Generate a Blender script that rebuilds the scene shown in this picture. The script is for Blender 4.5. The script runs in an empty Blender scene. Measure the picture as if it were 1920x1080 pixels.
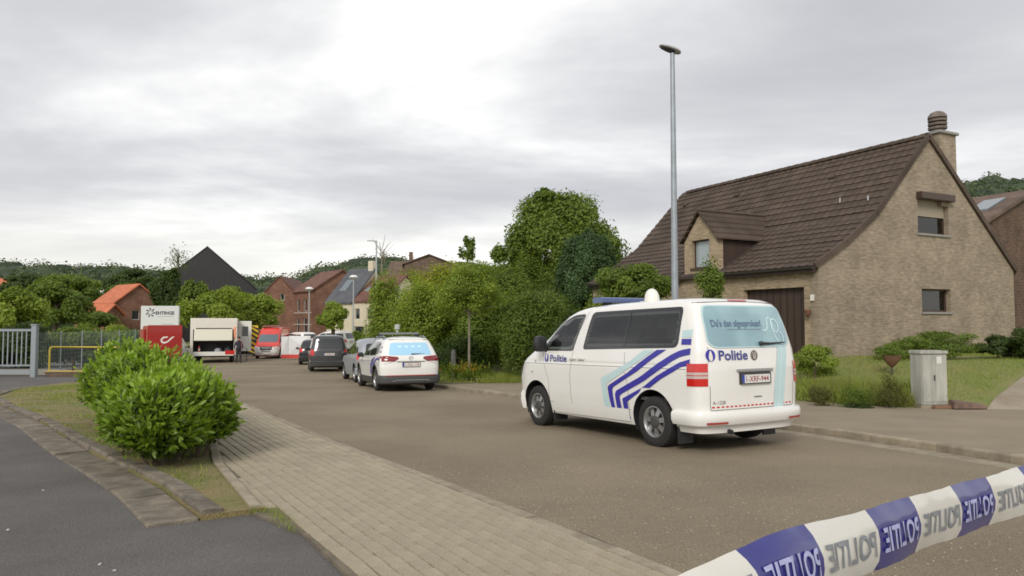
import bpy, bmesh, math, random
import numpy as np
from mathutils import Vector, Matrix, Euler
R = math.radians
PI = math.pi
scene = bpy.context.scene
col = scene.collection
# ------------------------------------------------------------------ camera
CAMH = 1.363
PIT = 0.0478
FPX = 1360.0
cam_d = bpy.data.cameras.new('camera'); cam = bpy.data.objects.new('camera', cam_d); col.objects.link(cam)
cam.location = (0, 0, CAMH); cam.rotation_euler = (PI/2 + PIT, 0, 0)
cam_d.sensor_width = 36; cam_d.lens = 36*FPX/1920; cam_d.clip_start = .05; cam_d.clip_end = 3000
scene.camera = cam
# ------------------------------------------------------------------ world: overcast sky
SUN_EL, SUN_ROT = R(34), R(196)
world = bpy.data.worlds.new('World'); scene.world = world; world.use_nodes = True
nt = world.node_tree; N = nt.nodes; LK = nt.links
for n in list(N): N.remove(n)
def nd(t, **k):
    n = N.new(t)
    for a, b in k.items(): setattr(n, a, b)
    return n
out = nd('ShaderNodeOutputWorld'); bg = nd('ShaderNodeBackground'); bg.inputs[1].default_value = .1
sky = nd('ShaderNodeTexSky', sky_type='NISHITA', sun_disc=False, sun_elevation=SUN_EL, sun_rotation=SUN_ROT)
tc = nd('ShaderNodeTexCoord'); sep = nd('ShaderNodeSeparateXYZ'); LK.new(tc.outputs['Generated'], sep.inputs[0])
def mth(op, a, b=None, c=None, clamp=False):
    n = nd('ShaderNodeMath', operation=op, use_clamp=clamp)
    for i, s in enumerate((a, b, c)):
        if s is None: continue
        if isinstance(s, (int, float)): n.inputs[i].default_value = s
        else: LK.new(s, n.inputs[i])
    return n.outputs[0]
zc = mth('ADD', mth('MAXIMUM', sep.outputs[2], 0.0), .13)
px_ = mth('DIVIDE', sep.outputs[0], zc); py_ = mth('DIVIDE', sep.outputs[1], zc)
cmb = nd('ShaderNodeCombineXYZ'); LK.new(px_, cmb.inputs[0]); LK.new(py_, cmb.inputs[1])
mp = nd('ShaderNodeMapping'); mp.inputs['Scale'].default_value = (.55, .75, 1); mp.inputs['Location'].default_value = (3.1, .35, 0)
mp.inputs['Rotation'].default_value = (0, 0, R(18))
LK.new(cmb.outputs[0], mp.inputs[0])
n1 = nd('ShaderNodeTexNoise'); n1.inputs['Scale'].default_value = .9; n1.inputs['Detail'].default_value = 6; n1.inputs['Roughness'].default_value = .56; n1.inputs['Distortion'].default_value = .25
LK.new(mp.outputs[0], n1.inputs['Vector'])
rampc = nd('ShaderNodeValToRGB'); LK.new(n1.outputs['Fac'], rampc.inputs[0])
cr = rampc.color_ramp; cr.interpolation = 'B_SPLINE'
cr.elements[0].position = .30; cr.elements[0].color = (.375, .382, .405, 1)
cr.elements[1].position = .70; cr.elements[1].color = (.98, .97, .95, 1)
e = cr.elements.new(.48); e.color = (.50, .505, .525, 1)
e = cr.elements.new(.585); e.color = (.65, .65, .652, 1)
# pale warm band low over the horizon, all the way round
hz = nd('ShaderNodeMapRange'); hz.inputs[1].default_value = .02; hz.inputs[2].default_value = .16; hz.inputs[3].default_value = .75; hz.inputs[4].default_value = 0
LK.new(sep.outputs[2], hz.inputs[0])
mixh = nd('ShaderNodeMix', data_type='RGBA'); LK.new(hz.outputs[0], mixh.inputs[0]); vsc = nd('ShaderNodeVectorMath', operation='SCALE'); LK.new(rampc.outputs[0], vsc.inputs[0]); vsc.inputs['Scale'].default_value = 9.6; LK.new(vsc.outputs[0], mixh.inputs[6]); mixh.inputs[7].default_value = (8.2, 8.0, 7.2, 1)
mixs = nd('ShaderNodeMix', data_type='RGBA'); mixs.inputs[0].default_value = .97; LK.new(sky.outputs[0], mixs.inputs[6]); LK.new(mixh.outputs[2], mixs.inputs[7])
LK.new(mixs.outputs[2], bg.inputs[0]); LK.new(bg.outputs[0], out.inputs[0])
sun_d = bpy.data.lights.new('sun', 'SUN'); sun_d.energy = 1.5; sun_d.angle = R(20); sun_d.color = (1, .955, .88)
sun = bpy.data.objects.new('sun', sun_d); col.objects.link(sun); sun.rotation_euler = (R(38), 0, R(160)-PI+R(0))
sun.rotation_euler = Vector((-math.sin(SUN_ROT)*math.cos(SUN_EL), -math.cos(SUN_ROT)*math.cos(SUN_EL), -math.sin(SUN_EL))).to_track_quat('-Z', 'Y').to_euler()
vs = scene.view_settings; vs.view_transform = 'Standard'; vs.look = 'None'; vs.exposure = 0.54; vs.gamma = 1; vs.use_curve_mapping = False
scene.render.engine = 'CYCLES'
scene.cycles.filter_width = 1.7
scene.cycles.max_bounces = 7; scene.cycles.transparent_max_bounces = 12; scene.cycles.diffuse_bounces = 3
scene.cycles.use_denoising = True
scene.cycles.sample_clamp_indirect = 6

# ------------------------------------------------------------------ helpers
RNG = np.random.default_rng(7)
def ray(px, py):
    a = (px-960)/FPX; b = (540-py)/FPX; c, s = math.cos(PIT), math.sin(PIT)
    return (a, c-b*s, s+b*c)
def at(px, py, Y):
    d = ray(px, py); t = Y/d[1]; return (d[0]*t, Y, CAMH+d[2]*t)
GY = [-40, 0, 24, 36, 50, 59, 75, 120, 900]; GZ = [1.26, 0, -.76, -1.06, -1.42, -1.56, -1.75, -1.9, -1.9]
def G(y): return np.interp(y, GY, GZ)

MATS = {}
def node_mat(name):
    m = bpy.data.materials.new(name); m.use_nodes = True; t = m.node_tree
    for n in list(t.nodes): t.nodes.remove(n)
    o = t.nodes.new('ShaderNodeOutputMaterial'); p = t.nodes.new('ShaderNodeBsdfPrincipled'); t.links.new(p.outputs[0], o.inputs[0])
    MATS[name] = m
    return m, t, p, o
def mat(name, c, rough=.6, metal=0, var=0.0, scale=3.0, bump=0.0, bscale=40.0, c2=None, detail=5, spec=.5, coat=0, emit=None, stretch=None, island=0.0, fine=0.0):
    """plain surface: base colour with noise mottling towards c2, fine noise relief"""
    if name in MATS: return MATS[name]
    m, t, p, o = node_mat(name)
    L = t.links.new; A = t.nodes.new
    p.inputs['Base Color'].default_value = (*c, 1); p.inputs['Roughness'].default_value = rough; p.inputs['Metallic'].default_value = metal
    p.inputs['Specular IOR Level'].default_value = spec; p.inputs['Coat Weight'].default_value = coat
    tcn = A('ShaderNodeTexCoord'); src = tcn.outputs['Object']
    if stretch:
        mpn = A('ShaderNodeMapping'); mpn.inputs['Scale'].default_value = stretch; L(src, mpn.inputs[0]); src = mpn.outputs[0]
    cur = None
    if var or c2:
        nz = A('ShaderNodeTexNoise'); nz.inputs['Scale'].default_value = scale; nz.inputs['Detail'].default_value = detail; nz.inputs['Roughness'].default_value = .6; L(src, nz.inputs[0])
        rp = A('ShaderNodeValToRGB'); L(nz.outputs['Fac'], rp.inputs[0])
        k = c2 if c2 else tuple(x*(1-var) for x in c)
        rp.color_ramp.elements[0].position = .36; rp.color_ramp.elements[0].color = (*k, 1)
        rp.color_ramp.elements[1].position = .64; rp.color_ramp.elements[1].color = (*(x*(1+var*.5) for x in c), 1)
        cur = rp.outputs[0]
    if fine:
        nf = A('ShaderNodeTexNoise'); nf.inputs['Scale'].default_value = bscale*1.3; nf.inputs['Detail'].default_value = 3; L(src, nf.inputs[0])
        mr = A('ShaderNodeMapRange'); mr.inputs[1].default_value = .3; mr.inputs[2].default_value = .7; mr.inputs[3].default_value = 1-fine; mr.inputs[4].default_value = 1+fine; L(nf.outputs['Fac'], mr.inputs[0])
        mx = A('ShaderNodeVectorMath'); mx.operation = 'SCALE'
        if cur: L(cur, mx.inputs[0])
        else: mx.inputs[0].default_value = c
        L(mr.outputs[0], mx.inputs['Scale']); cur = mx.outputs[0]
    if island:
        g = A('ShaderNodeObjectInfo'); g2 = A('ShaderNodeNewGeometry')
        ad = A('ShaderNodeMath'); ad.operation = 'ADD'; L(g.outputs['Random'], ad.inputs[0]); L(g2.outputs['Random Per Island'], ad.inputs[1])
        fr = A('ShaderNodeMath'); fr.operation = 'FRACT'; L(ad.outputs[0], fr.inputs[0])
        mr = A('ShaderNodeMapRange'); mr.inputs[3].default_value = 1-island; mr.inputs[4].default_value = 1+island*.7; L(fr.outputs[0], mr.inputs[0])
        mx = A('ShaderNodeVectorMath'); mx.operation = 'SCALE'
        if cur: L(cur, mx.inputs[0])
        else: mx.inputs[0].default_value = c
        L(mr.outputs[0], mx.inputs['Scale']); cur = mx.outputs[0]
    if cur: L(cur, p.inputs['Base Color'])
    if bump:
        nb = A('ShaderNodeTexNoise'); nb.inputs['Scale'].default_value = bscale; nb.inputs['Detail'].default_value = 4; L(src, nb.inputs[0])
        bp = A('ShaderNodeBump'); bp.inputs['Strength'].default_value = bump; bp.inputs['Distance'].default_value = .02; L(nb.outputs['Fac'], bp.inputs['Height']); L(bp.outputs[0], p.inputs['Normal'])
    if emit: p.inputs['Emission Color'].default_value = (*emit[0], 1); p.inputs['Emission Strength'].default_value = emit[1]
    return m
def brick_mat(name, c1, c2, mortar, bw=.21, bh=.07, ms=.012, var=.35):
    if name in MATS: return MATS[name]
    m, t, p, o = node_mat(name); L = t.links.new; A = t.nodes.new
    tcn = A('ShaderNodeTexCoord'); sp = A('ShaderNodeSeparateXYZ'); L(tcn.outputs['Object'], sp.inputs[0])
    ad = A('ShaderNodeMath'); ad.operation = 'ADD'; L(sp.outputs[0], ad.inputs[0]); L(sp.outputs[1], ad.inputs[1])
    cb = A('ShaderNodeCombineXYZ'); L(ad.outputs[0], cb.inputs[0]); L(sp.outputs[2], cb.inputs[1])
    b = A('ShaderNodeTexBrick'); L(cb.outputs[0], b.inputs[0]); b.inputs['Scale'].default_value = 1
    b.inputs['Brick Width'].default_value = bw; b.inputs['Row Height'].default_value = bh; b.inputs['Mortar Size'].default_value = ms
    b.inputs['Color1'].default_value = (*c1, 1); b.inputs['Color2'].default_value = (*c2, 1); b.inputs['Mortar'].default_value = (*mortar, 1); b.inputs['Mortar Smooth'].default_value = .3
    n2 = A('ShaderNodeTexNoise'); n2.inputs['Scale'].default_value = 1.1; n2.inputs['Detail'].default_value = 6; n2.inputs['Roughness'].default_value = .65; L(tcn.outputs['Object'], n2.inputs[0])
    mr = A('ShaderNodeMapRange'); mr.inputs[1].default_value = .3; mr.inputs[2].default_value = .7; mr.inputs[3].default_value = 1-var; mr.inputs[4].default_value = 1+var*.6; L(n2.outputs['Fac'], mr.inputs[0])
    n3 = A('ShaderNodeTexNoise'); n3.inputs['Scale'].default_value = 9; n3.inputs['Detail'].default_value = 2; L(cb.outputs[0], n3.inputs[0])
    mpx = A('ShaderNodeMapping'); mpx.inputs['Scale'].default_value = (.5, 1.6, 1); L(cb.outputs[0], mpx.inputs[0]); L(mpx.outputs[0], n3.inputs[0])
    mr3 = A('ShaderNodeMapRange'); mr3.inputs[1].default_value = .35; mr3.inputs[2].default_value = .65; mr3.inputs[3].default_value = .84; mr3.inputs[4].default_value = 1.12; L(n3.outputs['Fac'], mr3.inputs[0])
    mm = A('ShaderNodeMath'); mm.operation = 'MULTIPLY'; L(mr.outputs[0], mm.inputs[0]); L(mr3.outputs[0], mm.inputs[1])
    sc = A('ShaderNodeVectorMath'); sc.operation = 'SCALE'; L(b.outputs['Color'], sc.inputs[0]); L(mm.outputs[0], sc.inputs['Scale']); L(sc.outputs[0], p.inputs['Base Color'])
    p.inputs['Roughness'].default_value = .9; p.inputs['Specular IOR Level'].default_value = .2
    bp = A('ShaderNodeBump'); bp.inputs['Strength'].default_value = .6; bp.inputs['Distance'].default_value = .01
    iv = A('ShaderNodeMath'); iv.operation = 'SUBTRACT'; iv.inputs[0].default_value = 1; L(b.outputs['Fac'], iv.inputs[1]); L(iv.outputs[0], bp.inputs['Height']); L(bp.outputs[0], p.inputs['Normal'])
    return m
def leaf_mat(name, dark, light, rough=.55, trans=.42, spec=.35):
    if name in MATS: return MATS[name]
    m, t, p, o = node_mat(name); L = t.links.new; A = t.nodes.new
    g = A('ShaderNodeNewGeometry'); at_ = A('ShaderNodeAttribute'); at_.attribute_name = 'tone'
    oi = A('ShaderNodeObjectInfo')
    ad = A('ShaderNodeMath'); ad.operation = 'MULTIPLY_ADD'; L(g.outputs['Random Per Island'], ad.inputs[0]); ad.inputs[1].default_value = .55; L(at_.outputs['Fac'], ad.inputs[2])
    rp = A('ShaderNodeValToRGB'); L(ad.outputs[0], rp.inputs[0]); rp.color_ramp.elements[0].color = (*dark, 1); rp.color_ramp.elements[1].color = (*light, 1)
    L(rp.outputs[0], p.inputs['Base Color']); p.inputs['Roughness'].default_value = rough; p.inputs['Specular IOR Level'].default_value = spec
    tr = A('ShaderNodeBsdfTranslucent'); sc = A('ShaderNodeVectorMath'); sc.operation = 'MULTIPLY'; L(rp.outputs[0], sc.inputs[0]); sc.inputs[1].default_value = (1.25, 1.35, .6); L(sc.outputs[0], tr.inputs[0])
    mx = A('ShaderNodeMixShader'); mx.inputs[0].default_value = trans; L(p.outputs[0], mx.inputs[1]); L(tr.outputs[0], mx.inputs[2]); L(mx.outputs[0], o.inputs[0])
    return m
def glass_mat(name, tint, rough=.03):
    if name in MATS: return MATS[name]
    m, t, p, o = node_mat(name); L = t.links.new; A = t.nodes.new
    tr = A('ShaderNodeBsdfTransparent'); tr.inputs[0].default_value = (*tint, 1); gl = A('ShaderNodeBsdfGlossy'); gl.inputs['Roughness'].default_value = rough
    fr = A('ShaderNodeFresnel'); fr.inputs[0].default_value = 1.75
    mx = A('ShaderNodeMixShader'); L(fr.outputs[0], mx.inputs[0]); L(tr.outputs[0], mx.inputs[1]); L(gl.outputs[0], mx.inputs[2]); L(mx.outputs[0], o.inputs[0])
    return m

def props(o, label=None, cat=None, group=None, kind=None):
    if label: o['label'] = label
    if cat: o['category'] = cat
    if group: o['group'] = group
    if kind: o['kind'] = kind
    return o
def thing(name, label, cat, loc=(0, 0, 0), rotz=0, group=None, rot=None):
    o = bpy.data.objects.new(name, None); col.objects.link(o); o.location = loc; o.rotation_euler = rot or (0, 0, rotz)
    o.empty_display_size = .2
    return props(o, label, cat, group)
def copy_tree(o, parent=None):
    c = o.copy(); col.objects.link(c); c.parent = parent
    for ch in [x for x in bpy.data.objects if x.parent == o]: copy_tree(ch, c)
    return c
class MB:
    def __init__(s): s.v = []; s.f = []
    def add(s, vs, fs):
        b = len(s.v); s.v += [tuple(p) for p in vs]; s.f += [tuple(b+i for i in f) for f in fs]; return s
    def box(s, x0, x1, y0, y1, z0, z1):
        return s.add([(x0, y0, z0), (x1, y0, z0), (x1, y1, z0), (x0, y1, z0), (x0, y0, z1), (x1, y0, z1), (x1, y1, z1), (x0, y1, z1)],
                     [(0, 3, 2, 1), (4, 5, 6, 7), (0, 1, 5, 4), (1, 2, 6, 5), (2, 3, 7, 6), (3, 0, 4, 7)])
    def obox(s, c, size, M):
        h = [k/2 for k in size]; vs = [Vector(c)+M@Vector((a*h[0], b*h[1], d*h[2])) for d in (-1, 1) for a, b in ((-1, -1), (1, -1), (1, 1), (-1, 1))]
        return s.add(vs, [(0, 3, 2, 1), (4, 5, 6, 7), (0, 1, 5, 4), (1, 2, 6, 5), (2, 3, 7, 6), (3, 0, 4, 7)])
    def rings(s, rs, closed=True, cap=True):
        n = len(rs[0]); b = len(s.v)
        for r in rs: s.v += [tuple(p) for p in r]
        m = n if closed else n-1
        for i in range(len(rs)-1):
            for j in range(m):
                k = (j+1) % n; s.f.append((b+i*n+j, b+i*n+k, b+(i+1)*n+k, b+(i+1)*n+j))
        if cap and closed: s.f.append(tuple(b+j for j in reversed(range(n)))); s.f.append(tuple(b+(len(rs)-1)*n+j for j in range(n)))
        return s
    def tube(s, path, r, n=8, cap=True):
        P = [Vector(p) for p in path]; rs = []
        rr = r if isinstance(r, (list, tuple)) else [r]*len(P)
        up = Vector((0, 0, 1)); t0 = (P[1]-P[0]).normalized()
        if abs(t0.dot(up)) > .95: up = Vector((1, 0, 0))
        for i, p in enumerate(P):
            t = (P[min(i+1, len(P)-1)]-P[max(i-1, 0)]).normalized(); a = t.cross(up).normalized(); b = t.cross(a).normalized(); up = up if abs(t.dot(up)) < .97 else a
            rs.append([p+(a*math.cos(k*2*PI/n)+b*math.sin(k*2*PI/n))*rr[i] for k in range(n)])
        return s.rings(rs, cap=cap)
    def lathe(s, prof, c=(0, 0, 0), n=24, axis='z', cap=True):
        rs = []
        for r, h in prof:
            ring = []
            for k in range(n):
                a = 2*PI*k/n; x, y = r*math.cos(a), r*math.sin(a)
                ring.append({'z': (c[0]+x, c[1]+y, c[2]+h), 'y': (c[0]+x, c[1]+h, c[2]+y), 'x': (c[0]+h, c[1]+x, c[2]+y)}[axis])
            rs.append(ring)
        return s.rings(rs, cap=cap)
    def build(s, name, m, parent=None, smooth=False, loc=None, bevel=0):
        me = bpy.data.meshes.new(name); me.from_pydata(s.v, [], s.f); me.validate()
        bm = bmesh.new(); bm.from_mesh(me); bmesh.ops.recalc_face_normals(bm, faces=bm.faces)
        if bevel: bmesh.ops.bevel(bm, geom=[e for e in bm.edges if len(e.link_faces) == 2 and e.calc_face_angle() > .5], offset=bevel, segments=2, affect='EDGES', clamp_overlap=True)
        bm.to_mesh(me); bm.free()
        if smooth:
            me.polygons.foreach_set('use_smooth', [True]*len(me.polygons)); me.set_sharp_from_angle(angle=R(38))
        me.materials.append(m); o = bpy.data.objects.new(name, me); col.objects.link(o); o.parent = parent
        if loc: o.location = loc
        return o
def box(name, m, x0, x1, y0, y1, z0, z1, parent=None, bevel=0): return MB().box(x0, x1, y0, y1, z0, z1).build(name, m, parent, bevel=bevel, smooth=bevel > 0)
def fast_mesh(name, V, F4, m, parent=None, tone=None, smooth=False):
    """big quad meshes through numpy"""
    me = bpy.data.meshes.new(name); nf = len(F4); me.vertices.add(len(V)); me.vertices.foreach_set('co', np.asarray(V, np.float32).ravel())
    me.loops.add(nf*4); me.loops.foreach_set('vertex_index', np.asarray(F4, np.int32).ravel())
    me.polygons.add(nf); me.polygons.foreach_set('loop_start', np.arange(0, nf*4, 4, dtype=np.int32)); me.polygons.foreach_set('loop_total', np.full(nf, 4, np.int32))
    if smooth: me.polygons.foreach_set('use_smooth', np.ones(nf, bool))
    if tone is not None:
        a = me.attributes.new('tone', 'FLOAT', 'FACE'); a.data.foreach_set('value', np.asarray(tone, np.float32))
    me.update(); me.materials.append(m)
    o = bpy.data.objects.new(name, me); col.objects.link(o); o.parent = parent
    return o
def unit(a): return a/np.maximum(np.linalg.norm(a, axis=-1, keepdims=True), 1e-9)
def leaf_quads(P, Nn, size, aspect=.5, rng=RNG, sv=.35, axis=None):
    """rhombic leaves with a slight fold; P centres, Nn normals"""
    n = len(P); a = rng.normal(size=(n, 3)) if axis is None else axis
    a = unit(a - Nn*(a*Nn).sum(1, keepdims=True)); b = np.cross(Nn, a)
    s = (size*(1-sv+2*sv*rng.random((n, 1))))
    a = a*s*.5; b = b*s*.5*aspect
    V = np.stack([P-a, P+b+a*.1-Nn*s*.06, P+a, P-b+a*.1-Nn*s*.06], 1).reshape(-1, 3)
    F = np.arange(n*4).reshape(n, 4)
    return V, F
def lump(D, rng, k=5, f=3.0):
    r = np.zeros(len(D))
    for i in range(k):
        w = rng.normal(size=3)*f*(1+.35*i); r += np.sin(D@w+rng.random()*6.28)/(1+.5*i)
    return r/ (k*.45)
def crown_cloud(c, rad, nclump, nleaf, rng, crad=.32, fill=.35, flat=.35, drop=.0, outw=.6, lumpy=.14, stray=.2):
    """leaf centres, normals, tone: clumps spread over and through an ellipsoid"""
    c = np.array(c, float); rad = np.array(rad, float)
    D = unit(rng.normal(size=(nclump, 3))); D[:, 2] = np.where(D[:, 2] < -.8, -D[:, 2], D[:, 2])
    rr = (1-fill*rng.random(nclump)**1.3)*(1+lumpy*np.clip(lump(D, rng, 5, 2.4), -1.3, 1.0))
    C = D*rr[:, None]*(1-crad*.6)
    cr_ = crad*(.55+.8*rng.random(nclump))
    pr_ = cr_**1.6; own = rng.choice(nclump, nleaf, p=pr_/pr_.sum()); w = cr_[own]
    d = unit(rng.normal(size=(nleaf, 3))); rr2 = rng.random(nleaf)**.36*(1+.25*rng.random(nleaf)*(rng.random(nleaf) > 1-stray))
    P = C[own]+d*(w*rr2)[:, None]
    Nn = unit(d*outw+D[own]*.5+rng.normal(size=(nleaf, 3))*.55+np.array([0, 0, flat]))
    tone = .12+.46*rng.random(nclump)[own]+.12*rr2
    return c+P*rad, Nn, tone
def tree(name, label, cat, loc, crown_c, rad, nclump, nleaf, leaf, m, trunk_r=.12, group=None, seed=1, crad=.32, fill=.4, extra=(), bark=None, trunk=True, aspect=.55, limbs=6, stem_top=None, trunk_name='trunk'):
    rng = np.random.default_rng(seed)
    t = thing(name, label, cat, loc, group=group)
    parts = [(crown_c, rad, nclump, nleaf)]+list(extra); Vs, Fs, Ts, b = [], [], [], 0
    for cc, rd, nc, nl in parts:
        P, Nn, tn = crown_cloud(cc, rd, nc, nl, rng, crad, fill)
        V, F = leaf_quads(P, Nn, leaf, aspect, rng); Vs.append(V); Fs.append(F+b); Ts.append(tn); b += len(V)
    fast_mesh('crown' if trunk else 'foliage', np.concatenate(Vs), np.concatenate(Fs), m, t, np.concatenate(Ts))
    ob_ = None
    if limbs or trunk:
        k = MB(); top = crown_c[2]+rad[2]*.3 if stem_top is None else stem_top
        k.tube([(0, 0, -.3), (0, 0, 0), (crown_c[0]*.3, crown_c[1]*.3, top*.5), (crown_c[0]*.8, crown_c[1]*.8, top)], [trunk_r*1.5, trunk_r, trunk_r*.75, trunk_r*.25], 8)
        for i in range(limbs):
            a = 2*PI*i/limbs+rng.random(); h = (crown_c[2]-rad[2])*(1)+rad[2]*(.1+.7*rng.random()); h = max(h, .12*top)
            x0 = crown_c[0]*.3*min(1, h/max(top*.5, .01)); y0 = crown_c[1]*.3*min(1, h/max(top*.5, .01))
            e_ = Vector((crown_c[0]+math.cos(a)*rad[0]*.65, crown_c[1]+math.sin(a)*rad[1]*.65, h+rad[2]*(.3+.5*rng.random()))); s_ = Vector((x0, y0, h))
            k.tube([s_, s_.lerp(e_, .5)+Vector((0, 0, rad[2]*.08)), e_], [trunk_r*.4, trunk_r*.25, trunk_r*.08], 6)
        ob_ = k.build(trunk_name, bark or M_BARK, t, smooth=True)
        if not trunk: ob_['kind'] = 'stuff'
    return t
def text_mesh(txt, size, width=None, bold=0.0, align='CENTER', shear=0.0):
    cu = bpy.data.curves.new('lettering', 'FONT'); cu.body = txt; cu.size = size; cu.align_x = align; cu.resolution_u = 3; cu.offset = bold; cu.shear = shear
    o = bpy.data.objects.new('lettering', cu); col.objects.link(o)
    me = bpy.data.meshes.new_from_object(o.evaluated_get(bpy.context.evaluated_depsgraph_get()))
    bpy.data.objects.remove(o); bpy.data.curves.remove(cu)
    V = [tuple(v.co) for v in me.vertices]; F = [tuple(p.vertices) for p in me.polygons]; bpy.data.meshes.remove(me)
    xs = [v[0] for v in V]
    if width:
        w = max(xs)-min(xs); mx = (max(xs)+min(xs))/2; k = width/w; V = [((v[0]-mx)*k+(0 if align == 'CENTER' else width/2), v[1], v[2]) for v in V]
    return V, F
def flat_text(name, txt, size, M, m, parent, width=None, bold=0.0):
    V, F = text_mesh(txt, size, width, bold)
    mb = MB(); mb.add([M@Vector((v[0], v[1], 0)) for v in V], F)
    return mb.build(name, m, parent)
def frame_m(o, ex, ey):
    """matrix from origin and two in-plane axes"""
    ex = Vector(ex).normalized(); ey = Vector(ey).normalized(); ez = ex.cross(ey)
    M = Matrix((ex, ey, ez)).transposed().to_4x4(); M.translation = Vector(o); return M
def fillet(poly, r, n=4):
    out = []; P = [Vector(p) for p in poly]; k = len(P)
    for i in range(k):
        a, b, c = P[i-1], P[i], P[(i+1) % k]; rr = r[i] if isinstance(r, (list, tuple)) else r
        u = (a-b); v = (c-b); q = min(rr, u.length*.45, v.length*.45)
        if q < 1e-4: out.append(tuple(b)); continue
        s = b+u.normalized()*q; e = b+v.normalized()*q
        for j in range(n+1):
            t = j/n; out.append(tuple(s*(1-t)**2+b*2*t*(1-t)+e*t*t))
    return out
def densify(poly, d=.08, closed=True):
    out = []; k = len(poly); rng_ = range(k) if closed else range(k-1)
    for i in rng_:
        a = Vector(poly[i]); b = Vector(poly[(i+1) % k]); n = max(1, int((b-a).length/d))
        for j in range(n): out.append(tuple(a.lerp(b, j/n)))
    if not closed: out.append(tuple(poly[-1]))
    return out
def resample(poly, n):
    P = np.array(poly, float); L_ = np.r_[0, np.cumsum(np.linalg.norm(np.diff(P, axis=0), axis=1))]; s = np.linspace(0, L_[-1], n)
    return np.stack([np.interp(s, L_, P[:, i]) for i in range(P.shape[1])], 1)
def inside(poly, x, y):
    c = False; j = len(poly)-1
    for i in range(len(poly)):
        xi, yi = poly[i]; xj, yj = poly[j]
        if (yi > y) != (yj > y) and x < (xj-xi)*(y-yi)/(yj-yi)+xi: c = not c
        j = i
    return c
def inside_np(poly, X, Y):
    c = np.zeros(X.shape, bool); j = len(poly)-1
    for i in range(len(poly)):
        xi, yi = poly[i]; xj, yj = poly[j]
        if yi != yj: c ^= ((yi > Y) != (yj > Y)) & (X < (xj-xi)*(Y-yi)/(yj-yi)+xi)
        j = i
    return c
def wall_solid(name, m, parent, outline, holes, M, thick):
    """wall with real openings: 2D outline and holes, mapped by M, extruded backwards (local -z)"""
    bm = bmesh.new(); edges = []
    for loop in [outline]+holes:
        vs_ = [bm.verts.new((p[0], p[1], 0)) for p in loop]
        for i in range(len(vs_)): edges.append(bm.edges.new((vs_[i], vs_[(i+1) % len(vs_)])))
    bmesh.ops.triangle_fill(bm, edges=edges, use_beauty=True, use_dissolve=False)
    # drop triangles that fill holes
    bad = [f for f in bm.faces if any(inside(h, f.calc_center_median().x, f.calc_center_median().y) for h in holes)]
    bmesh.ops.delete(bm, geom=bad, context='FACES_ONLY')
    ex = bmesh.ops.extrude_face_region(bm, geom=list(bm.faces))
    bmesh.ops.translate(bm, vec=(0, 0, -thick), verts=[g for g in ex['geom'] if isinstance(g, bmesh.types.BMVert)])
    bmesh.ops.transform(bm, matrix=M, verts=bm.verts); bmesh.ops.recalc_face_normals(bm, faces=bm.faces)
    me = bpy.data.meshes.new(name); bm.to_mesh(me); bm.free(); me.materials.append(m)
    o = bpy.data.objects.new(name, me); col.objects.link(o); o.parent = parent; return o
def mbox(M, x0, x1, y0, y1, z0, z1, mb=None):
    mb = mb or MB(); b = len(mb.v); mb.box(x0, x1, y0, y1, z0, z1)
    for i in range(b, len(mb.v)): mb.v[i] = tuple(M@Vector(mb.v[i]))
    return mb
def window_unit(parent, M, x0, x1, y0, y1, depth, fm, gm, fr=.06, mull=(), sill=None, bars=(), frame_t=.06):
    """frame + glass set back in an opening"""
    k = MB(); z1 = -depth; z0 = -depth-frame_t
    mbox(M, x0, x0+fr, y0, y1, z0, z1, k); mbox(M, x1-fr, x1, y0, y1, z0, z1, k); mbox(M, x0+fr, x1-fr, y0, y0+fr, z0, z1, k); mbox(M, x0+fr, x1-fr, y1-fr, y1, z0, z1, k)
    for q in mull: mbox(M, q-fr*.5, q+fr*.5, y0+fr, y1-fr, z0, z1, k)
    f = k.build('window', fm, parent)
    mbox(M, x0+fr*.5, x1-fr*.5, y0+fr*.5, y1-fr*.5, z0+.02, z0+.03).build('pane', gm, f)
    mbox(M, x0, x1, y0, y1, z0-.32, z0-.30).build('dark_backing', M_ROOMDARK, f)  # near-black panel stands in for the unlit room behind the glass
    if sill: mbox(M, x0-.05, x1+.05, y0-.07, y0-.003, -depth-.02, .05).build('sill', sill, f)
    return f

# ------------------------------------------------------------------ materials
M_BARK = mat('bark', (.12, .09, .065), .9, var=.4, scale=8, bump=.6, bscale=30)
M_BARKP = mat('bark pale', (.22, .19, .14), .9, var=.3, scale=8, bump=.4, bscale=30)
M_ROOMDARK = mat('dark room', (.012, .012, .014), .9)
M_ASPH = mat('road asphalt', (.234, .190, .130), .85, var=.17, scale=.35, bump=.6, bscale=62, spec=.3, detail=8, fine=.34)
M_ASPHD = mat('dark asphalt', (.122, .112, .104), .85, var=.18, scale=.8, bump=.6, bscale=62, spec=.3, detail=8, fine=.32)
M_PAVEG = mat('pavement asphalt', (.262, .212, .146), .88, var=.14, scale=.8, bump=.4, bscale=90, fine=.18)
M_PAVER = mat('concrete paver', (.338, .290, .205), .85, var=.12, scale=2.2, bump=.35, bscale=60, island=.07, fine=.12)
M_JOINT = mat('sandy joint', (.165, .138, .095), .95, var=.3, scale=6, bump=.5, bscale=90)
M_KERB = mat('kerb concrete', (.300, .255, .182), .85, var=.25, scale=5, bump=.4, bscale=70, island=.12, fine=.12)
M_KERBD = mat('weathered kerb', (.175, .148, .110), .9, var=.4, scale=4, bump=.6, bscale=50, island=.12, fine=.15)
M_GRASSG = mat('short dry grass ground', (.135, .150, .035), .95, c2=(.235, .175, .085), scale=1.6, bump=.8, bscale=55, fine=.35, detail=7)
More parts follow.
